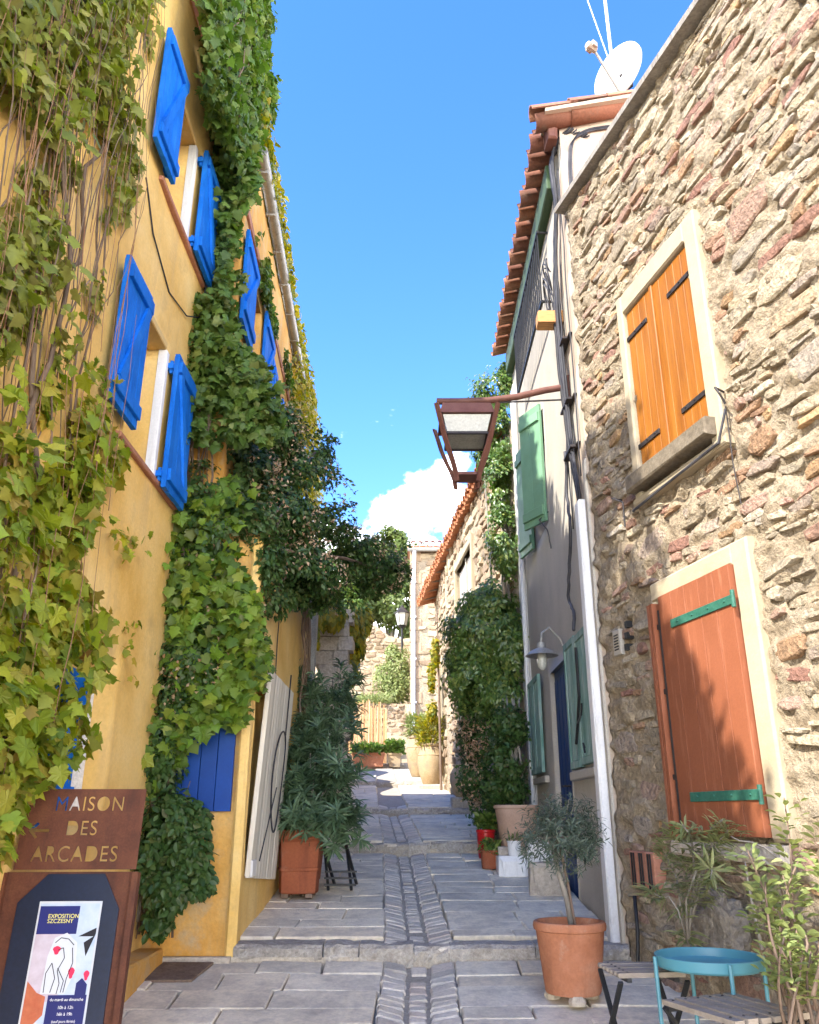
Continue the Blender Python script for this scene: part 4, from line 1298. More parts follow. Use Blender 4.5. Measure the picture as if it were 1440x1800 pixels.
for k in range(7):
    j = lambda a: random.uniform(-a, a)
    o = k * .022 - .06
    y0 = 6.40 + o
    paths.append([FG.pt(.10 + .03 * k, 7.70 - .015 * k, .03), FW.pt(6.10 + .02 * k, 7.55 + j(.03), .05), FW.pt(6.22 + o * .5, 7.0, .04), FW.pt(6.36 + o * .6, 6.55 + j(.05), .05),
                         FW.pt(y0 + j(.04), 6.0, .05 + .01 * (k % 3)), FW.pt(y0, 5.3, .05 + .012 * (k % 3)), FW.pt(y0 - .03, 4.7, .04 + .012 * (k % 2)), FW.pt(6.20 + o * .35, 3.99, .04)])
    rs.append(random.choice([.008, .010, .013, .016]))
bundle('cable_bundle', 'thick bundle of dark cables strapped down the white house wall beside the lamp arm', FW.pt(6.3, 5.5, .04), rs, paths)
bundle('gable_cables', 'dark cables bending across the pinkish gable below the roof tiles', FG.pt(.3, 7.6, .03), [.008] * 4,
       [[FG.pt(.05 + .012 * k, 6.9, .02), FG.pt(.06 + .012 * k, 7.3, .02), FG.pt(.10 + .01 * k, 7.52 + .012 * k, .02), FG.pt(.22, 7.64 + .014 * k, .02), FG.pt(.42, 7.70 + .014 * k, .02), FG.pt(.9, 7.76 + .014 * k, .02)] for k in range(3)])
paths = []
for k in range(5):                                       # tangle at the junction
    c = FW.pt(6.62 + random.uniform(-.1, .1), 6.38 + random.uniform(-.15, .15), .09)
    paths.append([c + Vector((.03 * math.cos(t * 1.3 + k), (.10 + .02 * k) * math.cos(t + k), (.13 + .02 * k) * math.sin(t * 1.1 + k))) for t in np.linspace(0, 7, 12)])
bundle('cable_tangle', 'loose tangle of dark cable coils on the white house wall by the railing', FW.pt(6.62, 6.38, .09), [.007] * 5, paths, part='loop')
cable('drop_cable', [FW.pt(6.55, 4.6, .05), FW.pt(6.62, 4.2, .05), FW.pt(6.50, 3.9, .07), FW.pt(6.72, 3.55, .06), FW.pt(6.86, 3.34, .05), FW.pt(6.68, 3.2, .06), FW.pt(6.6, 3.02, .08)], .014,
      'thick black cable looping down the white wall to the worn green shutter', None)
for (s_, za, zb2, wh_) in ((6.10, 7.3, 4.2, 'right of'), (6.56, 6.1, 3.9, 'left of')):
    cable('wall_cable', [FW.pt(s_, za, .02), FW.pt(s_ + .03, (za + zb2) / 2, .025), FW.pt(s_ + .06, zb2, .02)], .006, 'thin stray cable hanging just ' + wh_ + ' the cable bundle on the white wall', 'stray cables on the white house')
for z, wh_ in ((5.55, 'uppermost'), (4.95, 'middle'), (4.5, 'lowest')):
    mb = MB(); mb.fbox(FW, 6.24, 6.55, z, z + .02, -.01, .075); mb.fbox(FW, 6.16, 6.26, z + .004, z + .014, -.01, .03)
    tag(mb.build('cable_clamp', M['iron']), wh_ + ' of the metal clamps holding the cable bundle to the white wall', 'clamp', 'cable clamps')

# ---------------------------------------------------------------- street lamp on the long arm
YL = 6.46
lp = thing('street_lamp', 'rust brown tapering street lantern hanging from a long curved wall arm', 'street lamp', (1.40, YL, 5.17))
mb = MB()
arm = [Vector((1.42, YL, 5.19)), Vector((1.2, YL, 5.15)), Vector((.95, YL, 5.085)), Vector((.7, YL, 5.05)), Vector((.45, YL, 5.04)), Vector((.24, YL, 5.04))]
mb.tube(arm, .030, n=10)
smooth_by_angle(mb.build('arm', M['rust_dark'], lp))
mb = MB(); mb.tube([Vector((1.42, YL, 5.06)), Vector((.80, YL, 5.03))], .008, n=6); mb.build('brace_rod', M['iron'], lp)
mb = MB(); mb.fbox(FW, YL - .05, YL + .05, 5.02, 5.28, .0, .02, bev=.004); mb.build('wall_plate', M['rust_dark'], lp)
LC = Vector((.49, YL, 4.9))
mb = MB(); mb.tube([LC + Vector((0, 0, .13)), LC + Vector((0, 0, .02))], .022, n=8); mb.build('hanger', M['rust_dark'], lp)
mb = MB()
a, b = .235, .205
mb.hexa([LC + Vector((x * a, y * a, -.085)) for x, y in ((-1, -1), (1, -1), (1, 1), (-1, 1))] + [LC + Vector((x * b, y * b, .02)) for x, y in ((-1, -1), (1, -1), (1, 1), (-1, 1))])
mb.build('hood', M['rust_dark'], lp)
mb = MB()
a, b = .165, .205
mb.hexa([LC + Vector((x * a, y * a, -.245)) for x, y in ((-1, -1), (1, -1), (1, 1), (-1, 1))] + [LC + Vector((x * b, y * b, -.09)) for x, y in ((-1, -1), (1, -1), (1, 1), (-1, 1))])
mb.build('diffuser', M['glass'], lp)
mb = MB()
for (x0, y0, x1, y1) in ((-1, -1, 1, -1), (1, -1, 1, 1), (1, 1, -1, 1), (-1, 1, -1, -1)):
    mb.beam(LC + Vector((x0 * .172, y0 * .172, -.25)), LC + Vector((x1 * .172, y1 * .172, -.25)), .022, .022)
mb.build('diffuser_frame', M['iron'], lp)
for x in (-1, 1):
    for y in (-1, 1):
        mb = MB()
        P = [LC + Vector((x * r, y * r, z)) for r, z in ((.262, -.01), (.235, -.12), (.205, -.25), (.165, -.38), (.125, -.49), (.10, -.58), (.092, -.66))]
        for p, q in zip(P[:-1], P[1:]): mb.beam(p, q, .044, .016, up=(x, y, .2))
        mb.build('strap', M['rust_dark'], lp)
mb = MB()
mb.lathe([(0, -.60), (.135, -.60), (.135, -.575), (.09, -.565), (0, -.565)], LC, n=4, ang=math.pi / 4)
mb.build('base_plate', M['rust_dark'], lp)
# gooseneck enamel lamp over the door
wl_ = thing('wall_lamp', 'grey enamel gooseneck wall lamp above the navy door', 'wall lamp', FW.pt(7.42, 3.1, 0))
C0 = Vector((1.20, 7.42, 2.98))
mb = MB(); mb.tube([FW.pt(7.42, 3.0, 0), FW.pt(7.42, 3.12, .05), FW.pt(7.42, 3.22, .14), FW.pt(7.42, 3.17, .21), FW.pt(7.42, 3.08, .22)], .011, n=8); mb.build('gooseneck', M['zinc'], wl_)
mb = MB(); mb.lathe([(0, .10), (.035, .10), (.045, .05), (.10, .025), (.15, -.02), (.146, -.022), (.095, .018), (.04, .03), (0, .03)], C0, n=24); smooth_by_angle(mb.build('shade', M['zinc'], wl_))
mb = MB(); mb.lathe([(0, .03), (.035, .02), (.045, -.05), (.042, -.12), (.02, -.145), (0, -.148)], C0, n=12); smooth_by_angle(mb.build('glass_globe', M['glass'], wl_))
# satellite dish and aerials on the roof
ds = thing('satellite_dish', 'round white satellite dish tilted skyward on the roof corner', 'satellite dish', (2.03, 6.15, 8.0))
DC = Vector((2.06, 6.1, 8.52))
_vd = (Vector((2.06, 6.1, 8.52)) - Vector((0, 0, EYE))).normalized()
_rt = _vd.cross(Vector((0, 0, 1))).normalized(); _up = _rt.cross(_vd)
dn = (_rt * -.56 + _up * .60 - _vd * .56).normalized()
du = dn.cross(Vector((0, 0, 1))).normalized(); dv = du.cross(dn)
mb = MB()
R_ = .29
V, F_ = [DC - dn * .055], []
nr, na = 6, 32
for i in range(1, nr + 1):
    r = R_ * i / nr
    for k in range(na):
        th = 2 * math.pi * k / na
        V.append(DC + du * (r * math.cos(th)) + dv * (r * 1.06 * math.sin(th)) + dn * (.055 * (i / nr) ** 2 - .055))
for k in range(na): F_.append((0, 1 + k, 1 + (k + 1) % na))
for i in range(nr - 1):
    for k in range(na):
        q = (k + 1) % na
        F_.append((1 + i * na + k, 1 + (i + 1) * na + k, 1 + (i + 1) * na + q, 1 + i * na + q))
b0 = len(V)
for k in range(na): V.append(Vector(V[1 + (nr - 1) * na + k]) - dn * .015)
for k in range(na):
    q = (k + 1) % na
    F_.append((1 + (nr - 1) * na + k, b0 + k, b0 + q, 1 + (nr - 1) * na + q))
mb.add(V, F_)
smooth_by_angle(mb.build('reflector', M['dish'], ds), 50)
low = DC - dv * .30
foc = DC + dn * .34 + dv * (.06)
mb = MB(); mb.tube([DC - dv * .28 - dn * .02, foc], .014, n=6); mb.build('arm', M['zinc'], ds)
mb = MB(); mb.tube([foc - dn * .02, foc + dn * .09], .034, n=10); mb.obox(foc + dn * .03 + dv * .01, du * .05, dv * .03, dn * .03); mb.build('receiver', M['grey_wood'], ds)
mb = MB(); mb.tube([DC - dn * .06, DC - dn * .12 - Vector((0, 0, .15)), Vector((2.10, 6.28, 7.9))], .022, n=8); mb.obox(DC - dn * .125 - dv * .05, du * .06, dv * .09, dn * .03); mb.build('mount', M['iron'], ds)
mb = MB(); mb.tube([Vector((2.12, 6.4, 7.9)), Vector((2.12, 6.4, 9.95))], .018, n=8)
ae = tag(mb.build('aerial_pole', M['zinc_pale']), 'upright pale metal aerial pole behind the white dish', 'aerial')
mb = MB(); mb.tube([Vector((2.12, 6.4, 8.85)), Vector((1.93, 6.4, 9.9))], .007, n=5)
tag(mb.build('guy_wire', M['zinc_pale']), 'thin slanting guy wire left of the aerial pole', 'wire')

# ---------------------------------------------------------------- second stone house up the street
hH = thing('far_stone_house', 'sunlit stone house up the street with deep tile eave and grey shuttered window', 'house', (1.0, 14, 1.8))
sa = FH.sz(803, 1000)[0]; sb2 = FH.sz(832, 1000)[0]
HW = (min(sa, sb2), max(sa, sb2), 5.0, 5.95)
wh = wall_sheet('wall', FH, -.6, 5.93, .8, 6.62, [HW], M['mortar'], hH, res=.16, amp=.03, nsc=4, depth=.3, seed=31)
rubble(FH, -.5, 5.9, 1.2, 6.6, [(HW[0] - .1, HW[1] + .1, HW[2] - .1, HW[3] + .1)], M['far_stone'], wh, singles=0, row=(.11, .22), length=(.18, .42), proud=(.02, .05), nseg=7, seed=9)
wh2 = wall_sheet('wall', FH2, 0, 4.2, .8, 6.62, [(1.0, 1.9, 2.0, 4.6)], M['mortar'], hH, res=.2, amp=.03, nsc=4, depth=.3, seed=33)
rubble(FH2, .02, 4.1, 1.6, 6.6, [(.9, 2.0, 1.8, 4.8)], M['far_stone'], wh2, singles=0, row=(.12, .24), length=(.2, .45), proud=(.02, .05), nseg=7, seed=12)
mb = MB(); mb.fbox(FH, -.6, 5.9, .8, 6.6, -5, -.29); mb.fbox(FH2, .1, 4.2, .8, 6.6, -5, -.29); mb.build('rear_wall', M['mortar'], hH)
mb = MB()
s0, s1, z0, z1 = HW
for q in ((s0 - .10, s0, z0 - .02, z1 + .14), (s1, s1 + .10, z0 - .02, z1 + .14), (s0, s1, z1, z1 + .14)): mb.fbox(FH, *q, -.05, .05, bev=.01)
mb.build('window_frame', M['plaster_trim'], hH)
mid = (s0 + s1) / 2
for (a, b) in ((s0, mid - .03), (mid + .03, s1)):
    plank_shutter(FH, a, b, z0, z1 - .05, -.08, 4, M['shutter_grey'], hH, ledge=[])
mb = MB(); mb.fbox(FH, mid - .028, mid + .028, z0, z1, -.1, -.02); mb.build('mullion', M['shutter_grey'], hH)
mb = MB(); mb.fbox(FH, s0 - .15, s1 + .15, z0 - .09, z0 - .022, -.05, .12, bev=.015); mb.build('window_sill', M['stone_grey'], hH)
pm = MB(); pm.fbox(FH2, 1.0, 1.9, 2.0, 4.6, -.2, -.15); pm.build('door', M['shutter_grey'], hH)
mb = MB()
for q in ((.86, 1.0, 1.8, 4.8), (1.9, 2.04, 1.8, 4.8)): mb.fbox(FH2, *q, -.05, .06, bev=.01)
mb.build('door_frame', M['plaster_trim'], hH)
# eave line from (1.05, 12.3) to (.27, 19.9)
E0, E1 = Vector((1.24, 10.4, 6.62)), Vector((.25, 20.2, 6.62))
Fe = Frame((E0.x, E0.y), (E1.x - E0.x, E1.y - E0.y), (-(E1.y - E0.y), E1.x - E0.x))
LE = (E1 - E0).length
mb = MB()
mb.hexa([Fe.pt(0, 6.66, -.02), Fe.pt(LE, 6.66, -.02), Fe.pt(LE, 8.0, -5), Fe.pt(0, 8.0, -5), Fe.pt(0, 6.70, -.02), Fe.pt(LE, 6.70, -.02), Fe.pt(LE, 8.05, -5), Fe.pt(0, 8.05, -5)])
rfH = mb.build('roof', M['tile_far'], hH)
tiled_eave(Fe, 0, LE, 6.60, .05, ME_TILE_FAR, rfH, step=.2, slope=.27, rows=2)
mb = MB()
for k in range(12):
    mb.beam(Fe.pt(.4 + k * .8, 6.60, .0), Fe.pt(.4 + k * .8, 6.72, -.6), .09, .10)
mb.build('rafters', M['bark'], hH)

# ---------------------------------------------------------------- house closing the view
hF = thing('end_house', 'tall sunlit stone house closing the street behind a pale downpipe', 'house', (1.6, 27, 3))
wf = wall_sheet('wall', FF, 0, 4.5, 2.4, 10.2, [(2.2, 3.0, 6, 7.4)], M['mortar'], hF, res=.25, amp=.05, nsc=3, depth=.3, seed=41)
rubble(FF, .02, 4.4, 3.0, 10.2, [(2.1, 3.1, 5.9, 7.5)], M['far_stone'], wf, singles=0, row=(.12, .26), length=(.25, .6), proud=(.02, .06), nseg=7, seed=14)
mb = MB(); mb.fbox(FF, .04, 4.4, 2.4, 10.1, -5, -.29); mb.build('rear_wall', M['mortar'], hF)
mb = MB()
for k in range(18):
    mb.fbox(FF, -.015, .26 + .12 * (k % 2), 3.0 + k * .4, 3.38 + k * .4, -.35, .03, bev=.02)
mb.build('corner_stones', M['far_stone'], hF)
mb = MB(); mb.hexa([FF.pt(-.1, 10.2, .3), FF.pt(4.6, 10.2, .3), FF.pt(4.6, 11.4, -5), FF.pt(-.1, 11.4, -5), FF.pt(-.1, 10.26, .3), FF.pt(4.6, 10.26, .3), FF.pt(4.6, 11.5, -5), FF.pt(-.1, 11.5, -5)])
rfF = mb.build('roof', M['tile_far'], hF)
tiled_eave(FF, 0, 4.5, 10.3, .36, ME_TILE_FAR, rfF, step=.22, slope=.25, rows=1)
mb = MB(); mb.tube([FF.pt(-.1, 10.14, .3), FF.pt(4.6, 10.14, .3)], .07, n=8); mb.build('gutter', M['zinc'], hF)
mb = MB(); mb.tube([FF.pt(.14, 10.1, .3), FF.pt(.12, 9.6, .10), FF.pt(.10, 8.8, .10), FF.pt(.09, 3.2, .10)], .065, n=10)
for z in (9.0, 7.8, 6.4, 5.0): mb.fbox(FF, .02, .19, z, z + .06, 0, .19)
mb.build('downpipe', M['zinc_pale'], hF)
pm = MB(); pm.fbox(FF, 2.2, 3.0, 6, 7.4, -.2, -.15); pm.build('window', M['window_dark'], hF)
# ---------------------------------------------------------------- far end of the street: walls, fence, lantern, planters
def stonewall(name, label, F, s0, s1, z0, z1, m_st, thick=.5, seed=50, top=None, row=(.1, .22), length=(.2, .5), res=.25):
    t = thing(name, label, 'stone wall', F.pt((s0 + s1) / 2, z0, 0))
    w = wall_sheet('wall', F, s0, s1, z0, z1, [], M['mortar'], t, res=res, amp=.05, nsc=3, depth=thick, seed=seed, top=top)
    rubble(F, s0, s1, z0, z1, [], m_st, w, singles=0, row=row, length=length, proud=(.02, .07), nseg=7, seed=seed, top=top)
    return t
FT = Frame((-3.6, 31.0), (1, 0), (0, -1))
stonewall('terrace_wall', 'sunlit ruined rubble wall rising behind the olive tree at the street end', FT, 0, 4.6, 3.0, 8.3, M['far_stone'], seed=51, top=lambda s: 8.4 - .25 * np.abs(np.asarray(s) - 1.6) - .5 * (fbm(np.stack([np.asarray(s, float) * 1.3, np.asarray(s) * 0, np.asarray(s) * 0], -1), 3, 4) - .5) * 2)
FT2 = Frame((-1.9, 27.5), (1, 0), (0, -1))
stonewall('low_wall', 'low old stone wall with grass under the olive tree', FT2, 0, 1.95, 2.9, 5.05, M['far_stone'], seed=53, row=(.08, .16), length=(.15, .35))
mb = MB()
for k in range(7):
    mb.box((-1.3, 25.6 + .3 * k, 2.9), (0.35, 25.9 + .3 * k, 3.2 + .14 * k))
tag(mb.build('far_steps', M['plaster_trim']), kind='structure')
# left garden wall behind the extension
FL = Frame((-1.45, 9.3), (-.02, 1), (1, .02))
stonewall('garden_wall', 'rough stone garden wall continuing left of the oleanders', FL, .0, 14.5, .7, 3.3, M['far_stone'], seed=55, row=(.1, .2), length=(.2, .45), top=lambda s: 3.2 + .06 * np.asarray(s) + .25 * np.sin(np.asarray(s) * 1.7))
FP = Frame((0, 11.6), (1, 0), (0, -1))
pl_ = thing('stone_pillar', 'tall weathered stone gate pillar under the hanging yellow vine', 'pillar', (-1.08, 11.8, 1.4))
for k in range(16):
    for q in range(2):
        mb = MB(); x0 = -1.34 + q * .27 + (.06 if k % 2 else 0)
        mb.box((x0, 11.55 + random.uniform(-.025, .025), 1.2 + k * .2), (x0 + .262 - (.06 if q else 0), 12.05, 1.392 + k * .2)); mb.build('stone', M['stone_grey'], pl_)
mb = MB(); mb.tube([(-1.21, 9.75, 1.2), (-1.20, 9.74, 2.8), (-1.17, 9.72, 4.2)], [.085, .08, .075], n=10)
tag(mb.build('concrete_post', M['zinc']), 'slim grey concrete post rising into the dark climber', 'post')
# reed fence
fn = thing('reed_fence', 'orange reed fence lit by the sun above the trough planters', 'fence', (-1.6, 24.9, 3.2))
for k in range(48):
    x = -2.15 + k * .031
    mb = MB(); mb.tube([(x, 25.2 + .02 * (k % 3), 3.0), (x + random.uniform(-.02, .02), 25.2 + random.uniform(-.03, .03), 4.75 + random.uniform(-.15, .15) - .3 * max(0, x + 1.1))], .016, n=5, cap=False)
    mb.build('reed', M['bamboo'], fn)
mb = MB()
for z in (3.5, 4.3): mb.beam((-2.2, 25.26, z), (-.66, 25.26, z), .03, .05)
mb.build('rail', M['bark_grey'], fn)
# trough planters
def trough(x0, x1, y0, z, label, m):
    t = thing('trough_planter', label, 'planter', ((x0 + x1) / 2, y0 + .15, z), 'trough planters at the street end')
    mb = MB()
    c = Vector(((x0 + x1) / 2, y0 + .16, z + .17))
    w = (x1 - x0) / 2
    mb.hexa([(x0 + .04, y0 + .03, z), (x1 - .04, y0 + .03, z), (x1 - .04, y0 + .3, z), (x0 + .04, y0 + .3, z), (x0, y0, z + .33), (x1, y0, z + .33), (x1, y0 + .33, z + .33), (x0, y0 + .33, z + .33)])
    mb.build('box', m, t)
    mb = MB(); mb.box((x0 - .02, y0 - .02, z + .331), (x1 + .02, y0 + .35, z + .38)); mb.build('rim', m, t)
    return t
zT = gz(24.3)
trough(-1.62, -.72, 24.1, zT, 'long terracotta trough planter below the reed fence', M['pot'])
trough(-.62, -.24, 24.25, zT, 'short square planter with green plants beside the long trough', M['pot_pale'])
# street lantern on a post
sl = thing('post_lantern', 'dark traditional street lantern with white panes on a post at the street end', 'street lantern', (-.27, 29.6, gz(29.6)))
zl = 8.59
LX, LY = -.27, 29.6
LS = 1.57
def LP(prof): return [(r * LS, z * LS) for r, z in prof]
mb = MB(); mb.tube([(LX, LY, gz(LY)), (LX, LY, 5.0), (LX, LY, zl - .32 * LS)], [.07, .05, .04], n=8); mb.build('post', M['black_iron'], sl)
mb = MB(); mb.lathe(LP([(0, -.36), (.06, -.34), (.10, -.30), (.11, -.29), (0, -.29)]), (LX, LY, zl), n=6); mb.build('bracket', M['black_iron'], sl)
mb = MB(); mb.lathe(LP([(.105, -.28), (.165, .0)]), (LX, LY, zl), n=6); mb.build('pane', M['glass'], sl)
mb = MB()
for k in range(6):
    th = 2 * math.pi * k / 6
    mb.tube([(LX + LS * .107 * math.cos(th), LY + LS * .107 * math.sin(th), zl - .28 * LS), (LX + LS * .168 * math.cos(th), LY + LS * .168 * math.sin(th), zl)], .012, n=4)
mb.lathe(LP([(0, .20), (.03, .19), (.035, .15), (.08, .13), (.10, .09), (.19, .01), (.19, -.005), (0, -.005)]), (LX, LY, zl), n=6)
mb.build('cap', M['iron'], sl)
# jars along the sunlit house
def jar(x, y, z, r, h, label, m=None, n=28):
    t = thing('olive_jar', label, 'jar', (x, y, z), 'big jars along the far stone house')
    mb = MB(); mb.lathe([(0, 0), (.55 * r, 0), (.62 * r, .04 * h), (.86 * r, .25 * h), (r, .52 * h), (.95 * r, .72 * h), (.74 * r, .9 * h), (.70 * r, .93 * h), (.80 * r, .95 * h), (.80 * r, h), (.68 * r, h), (.62 * r, .93 * h), (0, .92 * h)], (x, y, z), n=n)
    smooth_by_angle(mb.build('jar_body', m or M['pot_pale'], t), 50)
    mb = MB(); mb.lathe([(.955 * r, .70 * h), (.985 * r, .715 * h), (.94 * r, .735 * h)], (x, y, z), n=n); mb.build('band', m or M['pot_pale'], t)
    return t
def plinth(x, y, w, h, label):
    mb = MB(); z = gz(y)
    F0 = Frame((x, y + w), (1, 0), (0, -1)); mb.fbox(F0, -w, w, z - .12, z + h, -w, w, bev=.02, jit=.008)
    tag(mb.build('stone_plinth', M['stone_grey']), label, 'plinth', 'plinths under the jars')
plinth(.44, 17.2, .27, .10, 'flat stone plinth under the tall pale jar'); jar(.44, 17.47, gz(17.2) + .10, .28, .80, 'tall pale terracotta jar with yellow plant on a low plinth')
plinth(.20, 18.3, .3, .12, 'flat stone plinth under the farthest jar'); jar(.20, 18.6, gz(18.4) + .10, .27, .85, 'farthest terracotta jar, half hidden by its neighbour, with a bright plant')
plinth(.88, 13.5, .22, .16, 'flat stone plinth under the round jar by the climber'); jar(.88, 13.72, gz(13.5) + .16, .24, .50, 'rounded pale jar half hidden by the climber on the right')

# ---------------------------------------------------------------- pots near the doors
def pot(x, y, z, r, h, label, m, cat='flower pot', taper=.78, rim=.12, group=None, n=28, square=0.0, ang=0.0, soil=True, feet=0, name='terracotta_pot'):
    t = thing(name, label, cat, (x, y, z), group)
    z0 = .04 if feet else 0
    mb = MB()
    rim_r = 1.0
    mb.lathe([(0, z0), (taper * r * .96, z0), (taper * r, z0 + .012), (.955 * r * (1 - .02), h * (1 - rim) - .012), (.94 * r, h * (1 - rim)), (r, h * (1 - rim) + .006), (1.015 * r, h * (1 - rim * .5)), (r, h - .006), (.97 * r, h), (.89 * r, h), (.86 * r, h - .07), (0, h - .07)], (x, y, z), n=n, square=square, ang=ang)
    smooth_by_angle(mb.build('pot_body', m, t), 35)
    if soil:
        mb = MB(); mb.lathe([(0, h - .05), (.5 * r, h - .052), (.865 * r, h - .058)], (x, y, z), n=n, square=square, ang=ang); mb.build('soil', M['soil'], t)
    if feet:
        for k in range(3):
            th = 2 * math.pi * k / 3 + .5
            fm = MB(); fm.lathe([(0, 0), (.045, .0), (.05, .02), (.035, .045), (0, .045)], (x + .6 * r * math.cos(th), y + .6 * r * math.sin(th), z), n=8); fm.build('pot_foot', M['stone_grey'], t)
    return t
# round pot with the small olive tree
PX, PY = .915, 5.22
PZ = gz(PY) + .012
pot(PX, PY, PZ, .205, .40, 'round terracotta pot on stone feet holding the small olive tree', M['pot'], taper=.76, feet=1)
# oleander tub
tub = thing('terracotta_tub', 'tall dark red terracotta tub holding the big oleander', 'flower pot', (-.93, 7.45, gz(7.45)))
BX, BY = -.93, 7.55
BZ = gz(BY) + .012
mb = MB()
mb.lathe([(0, .03), (.155, .03), (.165, .04), (.172, .20), (.18, .205), (.182, .225), (.175, .23), (.19, .43), (.20, .44), (.215, .455), (.215, .52), (.20, .525), (.185, .525), (.18, .46), (0, .46)], (BX, BY, BZ), n=16, square=.45, ang=.1)
smooth_by_angle(mb.build('tub_body', M['pot_red'], tub), 30)
mb = MB(); mb.lathe([(0, .47), (.182, .468)], (BX, BY, BZ), n=16, square=.45, ang=.1); mb.build('soil', M['soil'], tub)
for k in range(4):
    fm = MB(); fm.box((BX + (-.13 if k % 2 else .07), BY + (-.13 if k // 2 else .07), BZ), (BX + (-.07 if k % 2 else .13), BY + (-.07 if k // 2 else .13), BZ + .03)); fm.build('foot', M['bark'], tub)
pot(-.98, 8.35, gz(8.35) + .01, .19, .42, 'dark terracotta pot behind the tub, with the second oleander', M['pot_red'])
# right side pots
pot(1.11, 9.05, gz(9.05) + .20, .235, .40, 'big pale terracotta pot with rolled rim under the climber', M['pot_pinkish'], taper=.74, rim=.10)
blk = MB(); Fk = Frame((1.08, 8.83), (1, 0), (0, -1)); blk.fbox(Fk, -.2, .2, gz(8.9) - .05, gz(9.05) + .20, -.5, .02, bev=.02, jit=.01)
tag(blk.build('stone_block', M['stone_grey']), 'grey stone block carrying the big terracotta pot', 'stone block')
pot(.80, 9.25, gz(9.25) + .06, .10, .28, 'small glossy red pot beside the big terracotta pot', M['red_pot'], taper=.8)
pot(.82, 8.95, gz(8.95) + .01, .11, .17, 'small brown planter with low green plant by the white block', M['pot_red'], taper=.85, square=.5)
pot(1.02, 8.62, gz(8.6) + .16, .07, .15, 'small pale pot standing on the white painted block', M['white_paint'], taper=.8)
mb = MB(); Fk = Frame((0, 8.75), (1, 0), (0, -1)); mb.fbox(Fk, .86, 1.15, gz(8.6) - .05, gz(8.6) + .17, -.25, .24, bev=.035, jit=.012)
tag(mb.build('white_block', M['white_paint']), 'white painted stone block on the paving under the small pale pot', 'stone block')
mb = MB(); mb.fbox(Fk, 1.16, 1.40, gz(8.7) - .05, gz(8.7) + .30, -.25, .10, bev=.03, jit=.012)
tag(mb.build('white_block', M['white_paint']), 'taller white painted block against the white wall', 'stone block')
mb = MB(); Fk = Frame((0, 7.75), (1, 0), (0, -1)); mb.fbox(Fk, 1.03, 1.33, gz(7.7) - .05, gz(7.7) + .25, -.12, .16, bev=.03, jit=.016)
tag(mb.build('rough_stone_block', M['stone_grey']), 'rough square stone block on the paving in front of the navy door', 'stone block')

# ---------------------------------------------------------------- black folding chair behind the oleander
fc = thing('folding_chair', 'black slatted folding chair leaning behind the oleander tub', 'chair', (-.62, 7.95, gz(7.9)))
zc = gz(7.9) + .012
for sx in (-.70, -.50):
    mb = MB(); mb.beam((sx, 7.75, zc), (sx - .1, 8.15, zc + .46), .022, .022); mb.build('leg', M['black_iron'], fc)
    mb = MB(); mb.beam((sx + .024, 8.15, zc), (sx - .1 + .024, 7.75, zc + .42), .022, .022); mb.build('leg', M['black_iron'], fc)
for k in range(5):
    mb = MB(); mb.beam((-.82, 7.72 + .1 * k, zc + .46), (-.55, 7.72 + .1 * k, zc + .46), .06, .015); mb.build('slat', M['black_iron'], fc)
for k in range(3):
    mb = MB(); mb.beam((-.74, 7.73 + .04 * k, zc + .04 + .05 * k), (-.46, 7.73 + .04 * k, zc + .04 + .05 * k), .04, .014); mb.build('crossbar', M['black_iron'], fc)

# ---------------------------------------------------------------- tray table and two slatted folding chairs
TX, TY, TZ = 1.285, 3.97, 1.035
tt = thing('tray_table', 'round turquoise metal tray table on thin legs', 'side table', (TX, TY, gz(TY)))
mb = MB(); R_ = .222
mb.lathe([(0, -.008), (R_ * .96, -.008), (R_, .0), (R_ + .003, .038), (R_ - .001, .040), (R_ - .005, .037), (R_ - .008, .006), (R_ * .93, .0), (0, .0)], (TX, TY, TZ - .035), n=56)
smooth_by_angle(mb.build('tray', M['turquoise'], tt), 40)
for k, th in enumerate((.0, 1.6, 3.2, 4.75)):
    cx, cy = math.cos(th), math.sin(th)
    mb = MB(); b_ = gz(TY + cy * .2) + .01
    mb.tube([(TX + cx * (R_ + .012), TY + cy * (R_ + .012), TZ), (TX + cx * (R_ + .008), TY + cy * (R_ + .008), b_ + .25), (TX + cx * R_ * .9, TY + cy * R_ * .9, b_)], .009, n=8)
    mb.build('leg', M['turquoise'], tt)
mb = MB(); ringz = gz(TY) + .09
pr_ = [(TX + R_ * .94 * math.cos(a), TY + R_ * .94 * math.sin(a), ringz + .12 * (R_ * .94 * math.sin(a))) for a in np.linspace(0, 2 * math.pi, 33)]
mb.tube(pr_, .007, n=6, cap=False); mb.build('ring', M['turquoise'], tt)

